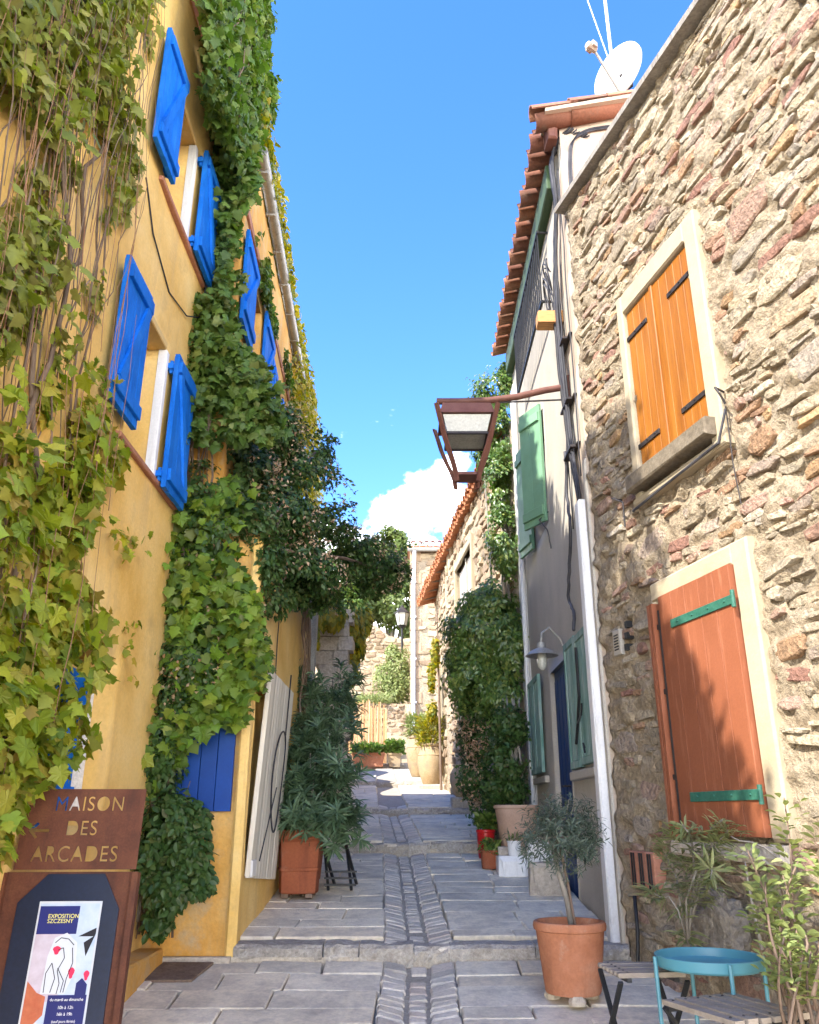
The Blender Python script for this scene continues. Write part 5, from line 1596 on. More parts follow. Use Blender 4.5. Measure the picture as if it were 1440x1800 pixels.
def slat_chair(c, ang, seat_z, label, n=6, w=.38, dep=.36, back=True, tilt=0.0):
    t = thing('slatted_folding_chair', label, 'chair', (c[0], c[1], gz(c[1])), 'slatted wooden folding chairs by the tray table')
    ca, sa = math.cos(ang), math.sin(ang)
    u = Vector((ca, sa, 0)); v = Vector((-sa, ca, 0))           # u across the slats' row, v along a slat
    C = Vector((c[0], c[1], seat_z))
    sw = dep / n
    for k in range(n):
        o = -dep / 2 + sw * (k + .5)
        mb = MB()
        F0 = Frame((C.x, C.y), (u.x, u.y), (v.x, v.y))
        mb.fbox(F0, o - sw / 2 + .008, o + sw / 2 - .008, seat_z - .018, seat_z + random.uniform(-.001, .002), -w / 2, w / 2, bev=.005)
        sl_ = mb.build('slat', M['grey_wood'], t)
        mb = MB()
        for e in (-1, 1):
            mb.lathe([(0, .0), (.006, .0), (.005, .003), (0, .004)], C + u * o + v * (e * (w / 2 - .045)) + Vector((0, 0, .001)), n=6)
        mb.build('screw', M['iron'], sl_)
    for e in (-1, 1):
        p = C + v * (e * (w / 2 - .045)) + Vector((0, 0, -.026))
        mb = MB(); mb.beam(p - u * (dep / 2), p + u * (dep / 2), .02, .016); mb.build('seat_rail', M['black_iron'], t)
        a = C + v * (e * (w / 2 - .02))
        for (x0, x1, off) in ((-.20, .17, .0), (.20, -.16, .018)):
            f = a + u * x0 + v * (e * off); f.z = gz(f.y) + .012
            h = a + u * x1 + v * (e * off) + Vector((0, 0, -.03))
            mb = MB(); mb.beam(f, h, .02, .012); mb.build('leg', M['black_iron'], t)
    for x0 in (-.15, .15):
        a = C + u * x0 + v * (-w / 2 + .02); b = C + u * x0 + v * (w / 2 - .02)
        a.z = b.z = gz(C.y) + .10
        mb = MB(); mb.beam(a, b, .014, .014); mb.build('crossbar', M['black_iron'], t)
    return t
slat_chair((1.03, 4.14), math.radians(96), .965, 'weathered folding stool with grey slats between the olive pot and the table', n=6, w=.30, dep=.30)
slat_chair((1.215, 3.535), math.radians(22), .93, 'slatted wooden folding chair seat in front of the turquoise table', n=6, w=.40, dep=.36)

# ---------------------------------------------------------------- rusted A-board sign
SG_A = math.radians(4)
sg = thing('street_sign', 'rusted steel sign board with cut-out lettering and an exhibition poster', 'sign', (-1.43, 3.95, gz(3.9)))
so = Vector((-1.455, 3.80, gz(3.85)))
su = Vector((math.cos(SG_A), math.sin(SG_A), 0))
ln = math.radians(7)
sn = Vector((math.sin(SG_A), -math.cos(SG_A), 0))
sv_ = (Vector((0, 0, 1)) * math.cos(ln) - sn * math.sin(ln))
sn2 = su.cross(sv_)
def SP(a, b, d=0.0): return so + su * a + sv_ * b + sn2 * d
def sbox(mb, a0, a1, b0, b1, d0, d1):
    return mb.hexa([SP(a0, b0, d0), SP(a1, b0, d0), SP(a1, b1, d0), SP(a0, b1, d0), SP(a0, b0, d1), SP(a1, b0, d1), SP(a1, b1, d1), SP(a0, b1, d1)])
W2 = .262
ztop = 1.262
zsplit = .925
def text_contours(txt, size, outer_only=True, spacing=1.0):
    cu = bpy.data.curves.new('lettering', 'FONT')
    cu.body = txt; cu.size = size; cu.align_x = 'CENTER'; cu.align_y = 'CENTER'; cu.space_character = spacing
    ob = bpy.data.objects.new('lettering', cu)
    col.objects.link(ob)
    dg = bpy.context.evaluated_depsgraph_get()
    me = bpy.data.meshes.new_from_object(ob.evaluated_get(dg))
    bpy.data.objects.remove(ob); bpy.data.curves.remove(cu)
    V = [(v.co.x, v.co.y) for v in me.vertices]
    Fs = [tuple(p.vertices) for p in me.polygons]
    bpy.data.meshes.remove(me)
    return V, Fs
def boundary_loops(V, Fs):
    cnt = {}
    for f in Fs:
        for i in range(len(f)):
            cnt[(f[i], f[(i + 1) % len(f)])] = 1
    nxt = {a: b for (a, b) in cnt if (b, a) not in cnt}
    loops = []
    while nxt:
        a = next(iter(nxt)); lp_ = [a]; b = nxt.pop(a)
        while b != a and b in nxt:
            lp_.append(b); b = nxt.pop(b)
        loops.append([V[i] for i in lp_])
    return loops
def poly_area(l): return .5 * sum(l[i][0] * l[(i + 1) % len(l)][1] - l[(i + 1) % len(l)][0] * l[i][1] for i in range(len(l)))
def flat_text(txt, size, a, b, d, m, parent, name='lettering', spacing=1.0, xs_=1.0):
    V, Fs = text_contours(txt, size, spacing=spacing)
    mb = MB(); mb.add([SP(a + x * xs_, b + y, d) for x, y in V], Fs)
    return mb.build(name, m, parent)
# top plate with the letters cut right through
cut = []
for (txt, size, a, b, sp) in (('MAISON', .088, .02, 1.195, 1.12), ('DES', .088, .0, 1.092, 1.12), ('ARCADES', .092, -.012, .985, 1.12)):
    V, Fs = text_contours(txt, size, spacing=sp)
    for l in boundary_loops(V, Fs):
        if len(l) > 2: cut.append((poly_area(l), [(x * .86 + a, y + b) for x, y in l]))
big = max(abs(c[0]) for c in cut)
sgn = 1 if max(cut, key=lambda c: abs(c[0]))[0] > 0 else -1
cut = [c[1] for c in cut if c[0] * sgn > 0]
def arrow(x, y, s):
    return [(x - s, y), (x - .25 * s, y + .75 * s), (x - .02 * s, y + .62 * s), (x - .42 * s, y + .14 * s), (x + s, y + .14 * s), (x + s, y - .14 * s), (x - .42 * s, y - .14 * s), (x - .02 * s, y - .62 * s), (x - .25 * s, y - .75 * s)]
cut.append(arrow(-.185, 1.085, .045))
cu = bpy.data.curves.new('sign_plate', 'CURVE'); cu.dimensions = '2D'; cu.fill_mode = 'BOTH'; cu.extrude = .0025
def addloop(l):
    s_ = cu.splines.new('POLY'); s_.points.add(len(l) - 1)
    for p, (x, y) in zip(s_.points, l): p.co = (x, y, 0, 1)
    s_.use_cyclic_u = True
addloop([(-W2, zsplit), (W2, zsplit), (W2, ztop), (-W2, ztop)])
for l in cut: addloop(l)
ob = bpy.data.objects.new('sign_plate', cu); col.objects.link(ob)
me = bpy.data.meshes.new_from_object(ob.evaluated_get(bpy.context.evaluated_depsgraph_get()))
bpy.data.objects.remove(ob); bpy.data.curves.remove(cu)
mb = MB(); mb.add([SP(v.co.x, v.co.y, .012 + v.co.z) for v in me.vertices], [tuple(p.vertices) for p in me.polygons]); bpy.data.meshes.remove(me)
mb.build('name_plate', M['rust'], sg)
mb = MB(); sbox(mb, -W2 - .045, W2 + .005, -.02, zsplit - .008, -.016, -.002); bo = mb.build('frame_panel', M['rust'], sg)
mb = MB(); sbox(mb, -W2 - .055, -W2 - .02, -.02, zsplit - .012, -.03, .028); mb.build('frame_edge', M['rust'], bo)
mb = MB(); sbox(mb, W2 - .012, W2 + .014, -.02, zsplit - .012, -.03, .024); mb.build('frame_edge', M['rust'], bo)
mb = MB()
oc = [(-.215, .0), (.215, .0), (.215, .77), (.135, .908), (-.105, .908), (-.215, .795)]
V = [SP(a - .005, b, .0) for a, b in oc] + [SP(a - .005, b, .008) for a, b in oc]
n = len(oc)
mb.add(V, [tuple(range(n))[::-1], tuple(range(n, 2 * n))] + [(i, (i + 1) % n, n + (i + 1) % n, n + i) for i in range(n)])
mb.build('black_panel', M['black_board'], sg)
mb = MB()
for a in (-W2 + .10, W2 - .16):
    mb.beam(SP(a, .9, -.02), Vector((SP(a, .9, 0).x, SP(a, .9, 0).y + .42, gz(4.2))), .03, .03)
mb.build('back_leg', M['rust'], sg)
# poster
pA0, pA1, pB0, pB1 = -.125, .138, .335, .80
mb = MB(); sbox(mb, pA0, pA1, pB0, pB1, .0085, .0105); ps = mb.build('poster', M['paper'], sg)
pw, ph = pA1 - pA0, pB1 - pB0
def pq(pts, d, m, nm='print'):
    mb = MB(); mb.add([SP(pA0 + pw * a, pB0 + ph * b, d) for a, b in pts], [tuple(range(len(pts)))]); return mb.build(nm, m, ps)
pq([(.03, .02), (.97, .02), (.97, .98), (.03, .98)], .0112, M['ink_blue'])
pq([(.03, .2), (.5, .2), (.62, .5), (.55, .78), (.03, .78)], .0118, M['ink_pink'])
pq([(.03, .73), (.66, .73), (.66, .96), (.03, .96)], .0124, M['ink_navy'])
pq([(.38, .02), (.97, .02), (.97, .25), (.38, .25)], .0124, M['ink_navy'])
pq([(.03, .02), (.20, .02), (.34, .10), (.34, .24), (.2, .27), (.03, .36)], .0124, M['ink_rust'])
pq([(.25, .26), (.62, .26), (.74, .44), (.70, .66), (.52, .74), (.34, .70), (.27, .55)], .0130, M['paper'])
pq([(.70, .71), (.97, .78), (.97, .73), (.86, .55), (.80, .66), (.94, .71)], .0130, M['ink_black'])
pq([(.78, .25), (.95, .25), (.95, .33), (.86, .38), (.78, .34)], .0130, M['ink_navy'])
for (cx_, cy_, rx, ry) in ((.40, .60, .055, .035), (.68, .42, .045, .045), (.92, .40, .04, .04)):
    pq([(cx_ + rx * math.cos(t) * (1 + .3 * math.sin(3 * t)), cy_ + ry * math.sin(t)) for t in np.linspace(0, 2 * math.pi, 14)[:-1]], .0142, M['ink_red'])
def stroke(pts, w, m):
    mb = MB()
    for (a, b), (c, e) in zip(pts[:-1], pts[1:]):
        p, q = SP(pA0 + pw * a, pB0 + ph * b, .0148), SP(pA0 + pw * c, pB0 + ph * e, .0148)
        t = (q - p).normalized(); s_ = t.cross(sn2) * w
        mb.add([p - s_, q - s_, q + s_, p + s_], [(0, 1, 2, 3)])
    mb.build('drawn_line', m, ps)
for pts in ([(.30, .27), (.29, .42), (.36, .50), (.44, .38), (.40, .27)], [(.42, .60), (.50, .62), (.54, .54), (.46, .44), (.52, .34), (.50, .26)], [(.60, .27), (.62, .38), (.68, .50), (.64, .62)], [(.36, .66), (.44, .70), (.56, .69), (.66, .64)], [(.46, .46), (.58, .36), (.56, .27)]):
    stroke(pts, .0016, M['ink_black'])
def pt_text(txt, size, a, b, m, xs_=1.0): flat_text(txt, size, pA0 + pw * a, pB0 + ph * b, .0150, m, ps, xs_=xs_)
pt_text('EXPOSITION', .0225, .42, .875, M['ink_yellow']); pt_text('SZCZESNY', .0225, .38, .835, M['ink_yellow'])
pt_text('du mardi au dimanche', .0150, .675, .215, M['ink_white']); pt_text('10h à 12h', .0160, .675, .155, M['ink_white'])
pt_text('16h à 19h', .0160, .675, .105, M['ink_white']); pt_text('(sauf jours fériés)', .0135, .675, .05, M['ink_white'])
# black hose by the wall, big pale rock
mb = MB(); c1 = frs(1140, 1590)
hp = [FS.pt(c1[0] - .02, c1[1] + .05, .08), FS.pt(c1[0] + .0, c1[1] - .15, .09), FS.pt(c1[0] + .02, c1[1] - .35, .12), FS.pt(c1[0] - .06, gz(5) + .03, .2), FS.pt(c1[0] - .2, gz(5.2) + .02, .22)]
mb.tube(hp, .012, n=8)
tag(mb.build('hose', M['black_iron'], None, smooth=True), 'black hose hanging at the foot of the stone wall behind the stool', 'hose')
c1 = frs(1300, 1590)
rk = bmesh.new(); bmesh.ops.create_icosphere(rk, subdivisions=5, radius=1.0)
cen = FS.pt(c1[0] - .02, c1[1] - .13, .12)
for v in rk.verts:
    d = v.co.copy()
    f = 1 + 1.1 * (float(fbm(np.array(d) * 1.5 + 3, 5, 77)) - .5)
    v.co = FS.u * (d.x * .19 * f) + FS.n * (d.y * .11 * f) + Vector((0, 0, d.z * .21 * f))
    v.co += cen - Vector((FS.pt(c1[0], 0, .17).x, FS.pt(c1[0], 0, .17).y, 0))
me = bpy.data.meshes.new('boulder'); rk.to_mesh(me); rk.free(); me.materials.append(M['boulder'])
o = bpy.data.objects.new('boulder', me); o.location = (FS.pt(c1[0], 0, .17).x, FS.pt(c1[0], 0, .17).y, 0); col.objects.link(o)
tag(o, 'big grey weathered boulder at the foot of the stone wall behind the turquoise table', 'boulder')
# ---------------------------------------------------------------- vegetation
def plane_scatter(F, srange, zrange, n, polys, d=(.02, .18), clump=.0, cs=3.0, seed=1, fade=None):
    s = rng.uniform(*srange, n); z = rng.uniform(*zrange, n); dd = rng.uniform(d[0], d[1], n) * rng.uniform(.3, 1, n)
    P = F.arr(s, z, dd)
    x, y, c = proj(P)
    keep = np.zeros(n, bool)
    xj = x + (fbm(P * 5 + 9, 3, seed + 40) - .5) * 100
    yj = y + (fbm(P * 5 + 29, 3, seed + 41) - .5) * 100
    for p in polys: keep |= in_poly(xj, yj, p)
    cl = fbm(P * cs, 3, seed)
    th = clump if fade is None else clump + fade(x, y)
    keep &= cl > th
    return P[keep], s[keep], z[keep]

def wall_leaves(name, F, P, size, tpl, m, parent, singles=0, out=.9, droop=1.0, sw=.5, single_name='leaf'):
    n = len(P)
    nv = np.array(F.n)
    N_ = nv[None] * out + rng.normal(size=(n, 3)) * sw + np.array([0, 0, .25])
    T_ = np.array([0, 0, -1.0])[None] * droop + rng.normal(size=(n, 3)) * .55
    S = rng.uniform(size[0], size[1], n)
    return leaves(name, tpl, P, N_, T_, S, m, parent, singles, single_name)

def wall_stems(F, n, srange, z0r, z1r, r, parent, m, d=(.01, .07), wander=.10, name='stem', seed=0, slant=0.0, polys=None):
    for k in range(n):
        s = random.uniform(*srange); za, zb = random.uniform(*z0r), random.uniform(*z1r)
        if zb < za + .4: zb = za + .4
        N_ = max(5, int((zb - za) / .16))
        ph = random.uniform(0, 50)
        pts, rad = [], []
        r0 = random.uniform(*r)
        dd = random.uniform(*d)
        for i in range(N_):
            t = i / (N_ - 1)
            q = np.array([[t * (zb - za) * 1.1 + ph, k * 3.1, 0.5]])
            off = (float(fbm(q, 3, seed)[0]) - .5) * 2 * wander * (1 + 2 * t)
            pts.append(F.pt(s + off + slant * t * (zb - za), za + (zb - za) * t, dd + (float(fbm(q + 7, 2, seed)[0]) - .5) * .06 + .02))
            rad.append(r0 * (1 - .55 * t))
        mb = MB(); mb.tube(pts, rad, n=5)
        mb.build(name, m, parent, smooth=True)

# --- lime creeper on the near yellow wall
cA = thing('creeper', 'lime green creeper with large lobed leaves and bare brown stems over the near yellow wall', 'climbing plant', (-1.70, 3.4, gz(3.4)))
polyA = [(-1500, -900), (285, -900), (285, -200), (262, 60), (250, 230), (240, 330), (205, 420), (165, 520), (135, 640), (150, 700), (205, 790), (190, 900), (140, 960), (175, 1100), (200, 1180), (165, 1230), (140, 1330), (85, 1385), (20, 1430), (5, 1520), (-90, 1560), (-1500, 2600)]
def fadeA(x, y):                                        # thin where the wall shows through
    f = np.where(y < 330, .0, 0.0) + np.where((y > 330) & (y < 640) & (x > 60), .035, 0) + np.where((x > 120) & (y > 420) & (y < 1250), .05, 0)
    return f + np.where((x < 110) & (y > 820), -.10, 0) + np.where(y > 1180, -.06, 0)
P, s, z = plane_scatter(FA, (1.1, 5.2), (.6, 8.6), 88000, [polyA], d=(.02, .26), clump=.47, cs=2.6, seed=3, fade=fadeA)
x, y, c = proj(P)
low = y > 640
Pl = P[low]; Pl = Pl[rng.random(len(Pl)) < .48]
wall_leaves('foliage', FA, Pl, (.035, .115), T_IVY, M['leaf_lime'], cA, singles=300, sw=.6, droop=1.4)
Ph = P[~low]; Ph = Ph[rng.random(len(Ph)) < .62]
wall_leaves('upper_foliage', FA, Ph, (.03, .09), T_IVY, M['leaf_dry'], cA, singles=0, sw=.55, droop=1.6)
wall_stems(FA, 22, (2.3, 4.1), (.7, 3.5), (5.6, 8.2), (.003, .008), cA, M['bark'], wander=.16, seed=5)
wall_stems(FA, 34, (2.2, 4.0), (3.6, 5.6), (6.4, 8.4), (.002, .004), cA, M['bark'], d=(.03, .16), wander=.22, seed=8, name='twig')
wall_stems(FA, 2, (3.2, 3.7), (2.4, 2.6), (6, 7.6), (.012, .018), cA, M['bark'], wander=.22, seed=12, name='trunk')
wall_stems(FA, 60, (2.2, 4.05), (1.2, 5.2), (2.4, 7.5), (.0015, .003), cA, M['tendril'], d=(.05, .2), wander=.12, seed=77, name='tendril')
nn = 5200
s_ = rng.uniform(.4, 3.6, nn); zt_ = 5.7 + (s_ - 1.2) / 2.2 * 2.02
P = FA.arr(s_, zt_ + rng.uniform(-.25, .50, nn) * (.4 + fbm(np.stack([s_ * 2.2, s_ * 0, s_ * 0], -1), 2, 15)), rng.uniform(-.4, .15, nn))
wall_leaves('shadow_edge_foliage', FA, P[fbm(P * 3, 3, 16) > .42], (.05, .11), T_IVY, M['leaf_lime'], cA)  # unseen leaves added along the wall top to roughen its cast shadow
# sprays of leaves reaching over the wall right of the mass
P, s, z = plane_scatter(FA, (3.4, 5.6), (1.2, 4.2), 9000, [[(180, 880), (245, 930), (255, 970), (225, 1000), (190, 960)], [(150, 1050), (235, 1080), (220, 1180), (150, 1140)], [(165, 640), (215, 660), (205, 720), (160, 720)]], clump=.44, cs=6, seed=9)
wall_leaves('spray_foliage', FA, P[::3], (.03, .07), T_IVY, M['leaf_lime'], cA)

# --- green creeper over the corner and the house behind
FV1 = Frame((-1.50, 0), (0, 1), (1, 0))
FV2 = Frame((0, 5.93), (1, 0), (0, -1))
cC = thing('creeper', 'dense mid green creeper hanging from the eaves over the corner between the blue shutters', 'climbing plant', (-1.6, 5.9, gz(5.9)))
P1, _, _ = plane_scatter(FV1, (4.3, 7.0), (6.7, 9.6), 42000, [[(352, -40), (466, -40), (474, 110), (466, 230), (448, 290), (420, 330), (372, 190), (358, 90)]], d=(-.25, .16), clump=.34, cs=3.2, seed=21)
wall_leaves('foliage', FV1, P1[::2], (.04, .10), T_IVY, M['leaf_green'], cC, singles=100, sw=.65)
polyV2 = [[(355, 120), (445, 250), (440, 340), (412, 395), (402, 520), (420, 600), (452, 640), (520, 730), (470, 770), (330, 760), (300, 900), (290, 880), (330, 650), (330, 560), (350, 480), (372, 400), (372, 250)]]
P2, _, _ = plane_scatter(FV2, (-2.0, -1.0), (3.2, 9.4), 52000, polyV2, d=(.0, .42), clump=.38, cs=3.5, seed=22)
wall_leaves('middle_foliage', FV2, P2[::2], (.04, .105), T_IVY, M['leaf_green'], cC, singles=200, sw=.65)
wall_stems(FV2, 20, (-1.9, -1.62), (.85, 1.6), (4.5, 7.5), (.005, .014), cC, M['bark'], wander=.14, seed=25)
wall_stems(FV1, 10, (4.8, 5.7), (7.0, 7.4), (7.9, 9), (.004, .009), cC, M['bark'], wander=.2, seed=26)
# brighter, larger leaves low on the corner
cL = thing('creeper', 'bright green large leaved creeper low on the corner above the dark blue shutter', 'climbing plant', (-1.5, 5.85, gz(5.85)))
polyL = [[(318, 840), (430, 850), (430, 900), (330, 960), (300, 1060), (262, 1060), (285, 930)], [(250, 1090), (330, 1050), (330, 1120), (250, 1210), (240, 1180)],
         [(320, 1090), (445, 1060), (475, 1110), (470, 1190), (440, 1230), (410, 1270), (350, 1270), (300, 1250), (300, 1180)], [(190, 1260), (280, 1230), (285, 1385), (215, 1400)], [(260, 1220), (330, 1230), (320, 1340), (270, 1360)], [(290, 980), (420, 960), (440, 1070), (320, 1120), (270, 1100)]]
P3, _, _ = plane_scatter(FV2, (-2.05, -1.0), (1.3, 4.9), 26000, polyL, d=(.05, .38), clump=.30, cs=4, seed=23)
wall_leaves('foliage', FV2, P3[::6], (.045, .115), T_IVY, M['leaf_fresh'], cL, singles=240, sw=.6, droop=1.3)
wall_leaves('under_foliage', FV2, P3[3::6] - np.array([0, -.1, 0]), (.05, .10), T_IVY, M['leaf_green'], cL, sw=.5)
wall_stems(FV2, 7, (-1.92, -1.72), (.85, 1.0), (2.8, 4.2), (.010, .020), cL, M['bark_grey'], wander=.08, seed=28, slant=.09)

# --- yellow-green fringe beyond the zinc gutter
cG = thing('creeper', 'yellow green creeper fringe growing over the roof edge beyond the zinc gutter', 'climbing plant', (-1.5, 8.6, 7.7))
FGt = Frame((FC.O.x, FC.O.y), FC.u, FC.n)
n = 9000
s = rng.uniform(.0, 6.6, n); hgt = .16 + .30 * fbm(np.stack([s * 1.8, s * 0, s * 0], -1), 3, 61)
z = 7.74 + rng.random(n) * hgt * 1.3 - .02
d = -.02 + rng.uniform(-.30, .16, n)
P = FC.arr(s, z, d)
keep = fbm(P * 4, 3, 62) > .40
wall_leaves('foliage', FC, P[keep], (.05, .10), T_VINE, M['leaf_yellow'], cG, singles=120, sw=.6)
P = FC.arr(rng.uniform(3.6, 7.5, 5200), rng.uniform(5.2, 7.7, 5200), rng.uniform(.0, .26, 5200))
P = P[(fbm(P * 3, 3, 63) > .42)]
wall_leaves('hanging_foliage', FC, P, (.05, .10), T_VINE, M['leaf_yellow'], cG, sw=.5)
P = FC.arr(rng.uniform(.5, 5.8, 5200), rng.uniform(6.55, 7.0, 5200), rng.uniform(.02, .10, 5200))
P = P[(fbm(P * 3.3, 3, 64) > .60)]
wall_leaves('strip_foliage', FC, P, (.04, .08), T_VINE, M['leaf_green'], cG)
wall_stems(FC, 12, (.3, 6.2), (7.5, 7.7), (7.9, 8.3), (.003, .006), cG, M['bark'], wander=.3, seed=29, name='twig')

# --- dark evergreen climber arching into the street
def ell(px, py, Y, rpx, rpy=None, ry=None):
    p = at_y(px, py, Y)
    c = float(proj(np.array(p))[2])
    rx = rpx * c / FPX
    rz = (rpy or rpx) * c / FPX
    return (tuple(p), (rx, ry or rx, rz))
jz = thing('jasmine', 'dark evergreen climber with faded flowers arching out over the street', 'climbing plant', (-1.3, 7.0, 3.8))
els = [ell(390, 770, 6.3, 52, 90), ell(425, 830, 6.5, 62, 75), ell(470, 760, 7.0, 60, 60), ell(520, 830, 7.4, 66, 75), ell(480, 900, 6.9, 80, 70), ell(545, 930, 7.6, 80, 70), ell(430, 960, 6.4, 75, 70),
       ell(510, 1000, 7.2, 85, 62), ell(600, 975, 8.2, 70, 52), ell(655, 1000, 8.8, 56, 48), ell(700, 1010, 9.2, 26, 32), ell(630, 1045, 8.6, 50, 36), ell(345, 1010, 6.0, 60, 75), ell(385, 1080, 6.1, 70, 60),
       ell(300, 1060, 5.9, 36, 60), ell(340, 1160, 5.85, 60, 80), ell(300, 1240, 5.85, 44, 70), ell(370, 930, 5.9, 60, 70), ell(345, 860, 5.9, 40, 60), ell(430, 1150, 5.95, 40, 60), ell(280, 1330, 5.8, 44, 60), ell(440, 700, 6.6, 45, 45), ell(560, 790, 8.5, 26, 45), ell(545, 1040, 7.6, 50, 40), ell(455, 915, 6.05, 46, 50), ell(465, 985, 6.1, 36, 50), ell(455, 1050, 6.5, 55, 45)]
P, D = blob_points(els, n=62000, shell=.35, clump=.44, cseed=71, cscale=3.2)
leaves('foliage', T_OVAL, P, D + rdir(len(P)) * .7 + np.array([0, 0, .5]), D * .6 + rdir(len(P)) * .7 - np.array([0, 0, .4]), rng.uniform(.035, .075, len(P)), M['leaf_dark'], jz, singles=200)
P, D = blob_points(els[:17], n=9000, shell=.93, clump=.54, cseed=71, cscale=3.2)
D = nrm(D); P = P + D * .03
leaves('flowers', T_OVAL, P, D + rdir(len(P)), rdir(len(P)), rng.uniform(.025, .05, len(P)), M['flower'], jz)
els2 = [ell(300, 1440, 5.75, 48, 45), ell(330, 1500, 5.75, 42, 45), ell(300, 1560, 5.75, 48, 45), ell(280, 1620, 5.75, 26, 26), ell(345, 1440, 5.8, 24, 22), ell(350, 1550, 5.8, 28, 28), ell(265, 1500, 5.7, 30, 60)]
jl = thing('jasmine', 'dark glossy climber trailing down the yellow corner behind the rusted sign', 'climbing plant', (-1.5, 5.7, gz(5.7)))
P, D = blob_points(els2, n=6500, shell=.3, clump=.40, cseed=74, cscale=5)
leaves('foliage', T_LEAF, P, D + rdir(len(P)) * .8 + np.array([0, -.4, .5]), D * .4 + rdir(len(P)) * .8 - np.array([0, 0, .5]), rng.uniform(.03, .075, len(P)), M['leaf_dark'], jl, singles=160)
wall_stems(FV2, 8, (-1.75, -1.5), (.85, .95), (1.5, 1.9), (.004, .010), jl, M['bark'], wander=.12, seed=31)
for k in range(26):                                     # branches inside the arch
    a = Vector((random.uniform(-1.4, -1.1), random.uniform(6, 7.4), random.uniform(3.3, 4.2)))
    e = els[random.randrange(len(els))][0]
    m_ = (a + Vector(e)) / 2 + Vector((random.uniform(-.15, .15), random.uniform(-.2, .2), random.uniform(.0, .3)))
    mb = MB(); mb.tube([a, m_, Vector(e)], [.014, .010, .004], n=5); mb.build('branch', M['bark'], jz, smooth=True)
for (p, q) in (((575, 820, 8.0), (622, 866, 8.2)), ((560, 900, 8.0), (622, 893, 8.4)), ((570, 770, 8.2), (594, 778, 8.3)), ((690, 1000, 9.0), (716, 960, 9.4))):   # loose sprays against the sky
    a, b = at_y(*p), at_y(*q)
    m_ = (a + b) / 2 + Vector((0, 0, .06))
    tw = MB(); tw.tube([a, m_, b], [.006, .004, .002], n=4); tw.build('twig', M['bark'], jz)
    k = 44
    t = rng.random(k)[:, None]
    A, B_, C_ = np.array(a), np.array(m_), np.array(b)
    P = (1 - t) ** 2 * A + 2 * t * (1 - t) * B_ + t ** 2 * C_ + rng.normal(size=(k, 3)) * .022
    leaves('spray_leaves', T_OVAL, P, rdir(k) + np.array([0, 0, .5]), rdir(k) + (C_ - A) * 2, rng.uniform(.045, .075, k), M['leaf_dark'], jz)
# reddish stems climbing the extension's end
FE = Frame((-1.15, 0), (0, 1), (1, 0))
st = thing('climber_stems', 'bundle of bare reddish brown climber stems rising at the end of the yellow extension', 'climbing plant', (-1.12, 9.0, gz(9)))
for k in range(12):
    y0 = 8.75 + random.uniform(-.25, .25)
    P = [Vector((-1.13 + random.uniform(0, .08), y0 + random.uniform(-.06, .06) - .35 * max(0, t - .6) * 2.2, 1.1 + t * 2.6)) for t in np.linspace(0, 1, 9)]
    mb = MB(); mb.tube(P, [.014 * (1 - .5 * i / 8) for i in range(9)], n=5); mb.build('stem', M['bark'], st, smooth=True)

# --- yellow vine curtain further up the left side
yc = thing('vine_curtain', 'yellow green vine curtain hanging over the stone pillar in the sun', 'climbing plant', (-1.0, 11.8, 3.6))
els3 = [ell(600, 1110, 12.0, 34, 60), ell(625, 1140, 12.2, 20, 52), ell(570, 1100, 11.8, 22, 55), ell(640, 1090, 12.5, 18, 30), ell(552, 1090, 10.6, 14, 60), ell(582, 1085, 11.3, 26, 22), ell(610, 1180, 12.0, 18, 30)]
P, D = blob_points(els3, n=7000, shell=.3, clump=.42, cseed=81, cscale=3)
leaves('foliage', T_VINE, P, D + rdir(len(P)) * .5 + np.array([.3, -.5, .3]), rdir(len(P)) * .5 - np.array([0, 0, 1.]), rng.uniform(.05, .11, len(P)), M['leaf_yellow'], yc, singles=120)
els4 = [ell(620, 1125, 12.4, 26, 45), ell(590, 1080, 12.4, 30, 20)]
P, D = blob_points(els4, n=2200, shell=.3, clump=.4, cseed=82)
leaves('green_foliage', T_VINE, P, D + rdir(len(P)) * .5, rdir(len(P)) * .5 - np.array([0, 0, 1.]), rng.uniform(.05, .10, len(P)), M['leaf_green'], yc)

# --- oleanders in the tubs
def oleander(base, els, n, label, nst, tall, singles):
    t = thing('oleander', label, 'shrub', base)
    b = Vector(base)
    for k in range(nst):
        c, r = els[random.randrange(len(els))]
        e = Vector(c) + Vector((random.uniform(-1, 1) * r[0], random.uniform(-1, 1) * r[1], random.uniform(-.2, 1) * r[2])) * .7
        m_ = b * .5 + e * .5 + Vector((random.uniform(-.05, .05), random.uniform(-.05, .05), .05))
        mb = MB(); mb.tube([b + Vector((random.uniform(-.05, .05), random.uniform(-.05, .05), 0)), m_, e], [.011, .008, .004], n=5); mb.build('stem', M['bark_grey'], t, smooth=True)
    # leaves in whorls along twigs
    k = n // 22
    P0, D0 = blob_points(els, n=k, shell=.35)
    Ps, Ts, Ns = [], [], []
    for p, d in zip(P0, D0):
        ax = Vector(d) * .8 + Vector((random.gauss(0, .4), random.gauss(0, .4), .75)); ax.normalize()
        L = random.uniform(.10, .20)
        for i in range(22):
            h = random.random()
            a = random.uniform(0, 2 * math.pi)
            u = ax.orthogonal().normalized(); v = ax.cross(u)
            rad = u * math.cos(a) + v * math.sin(a)
            Ps.append(Vector(p) + ax * (h - .5) * L)
            Ts.append(rad * 1.0 + ax * (.45 + .7 * h) + Vector((0, 0, -.15)))
            Ns.append(ax * 1.0 - rad * .5)
    Ps, Ts, Ns = np.array(Ps), np.array(Ts), np.array(Ns)
    leaves('foliage', T_LANCE, Ps, Ns, Ts, rng.uniform(.09, .16, len(Ps)), M['leaf_oleander'], t, singles=singles)
    return t
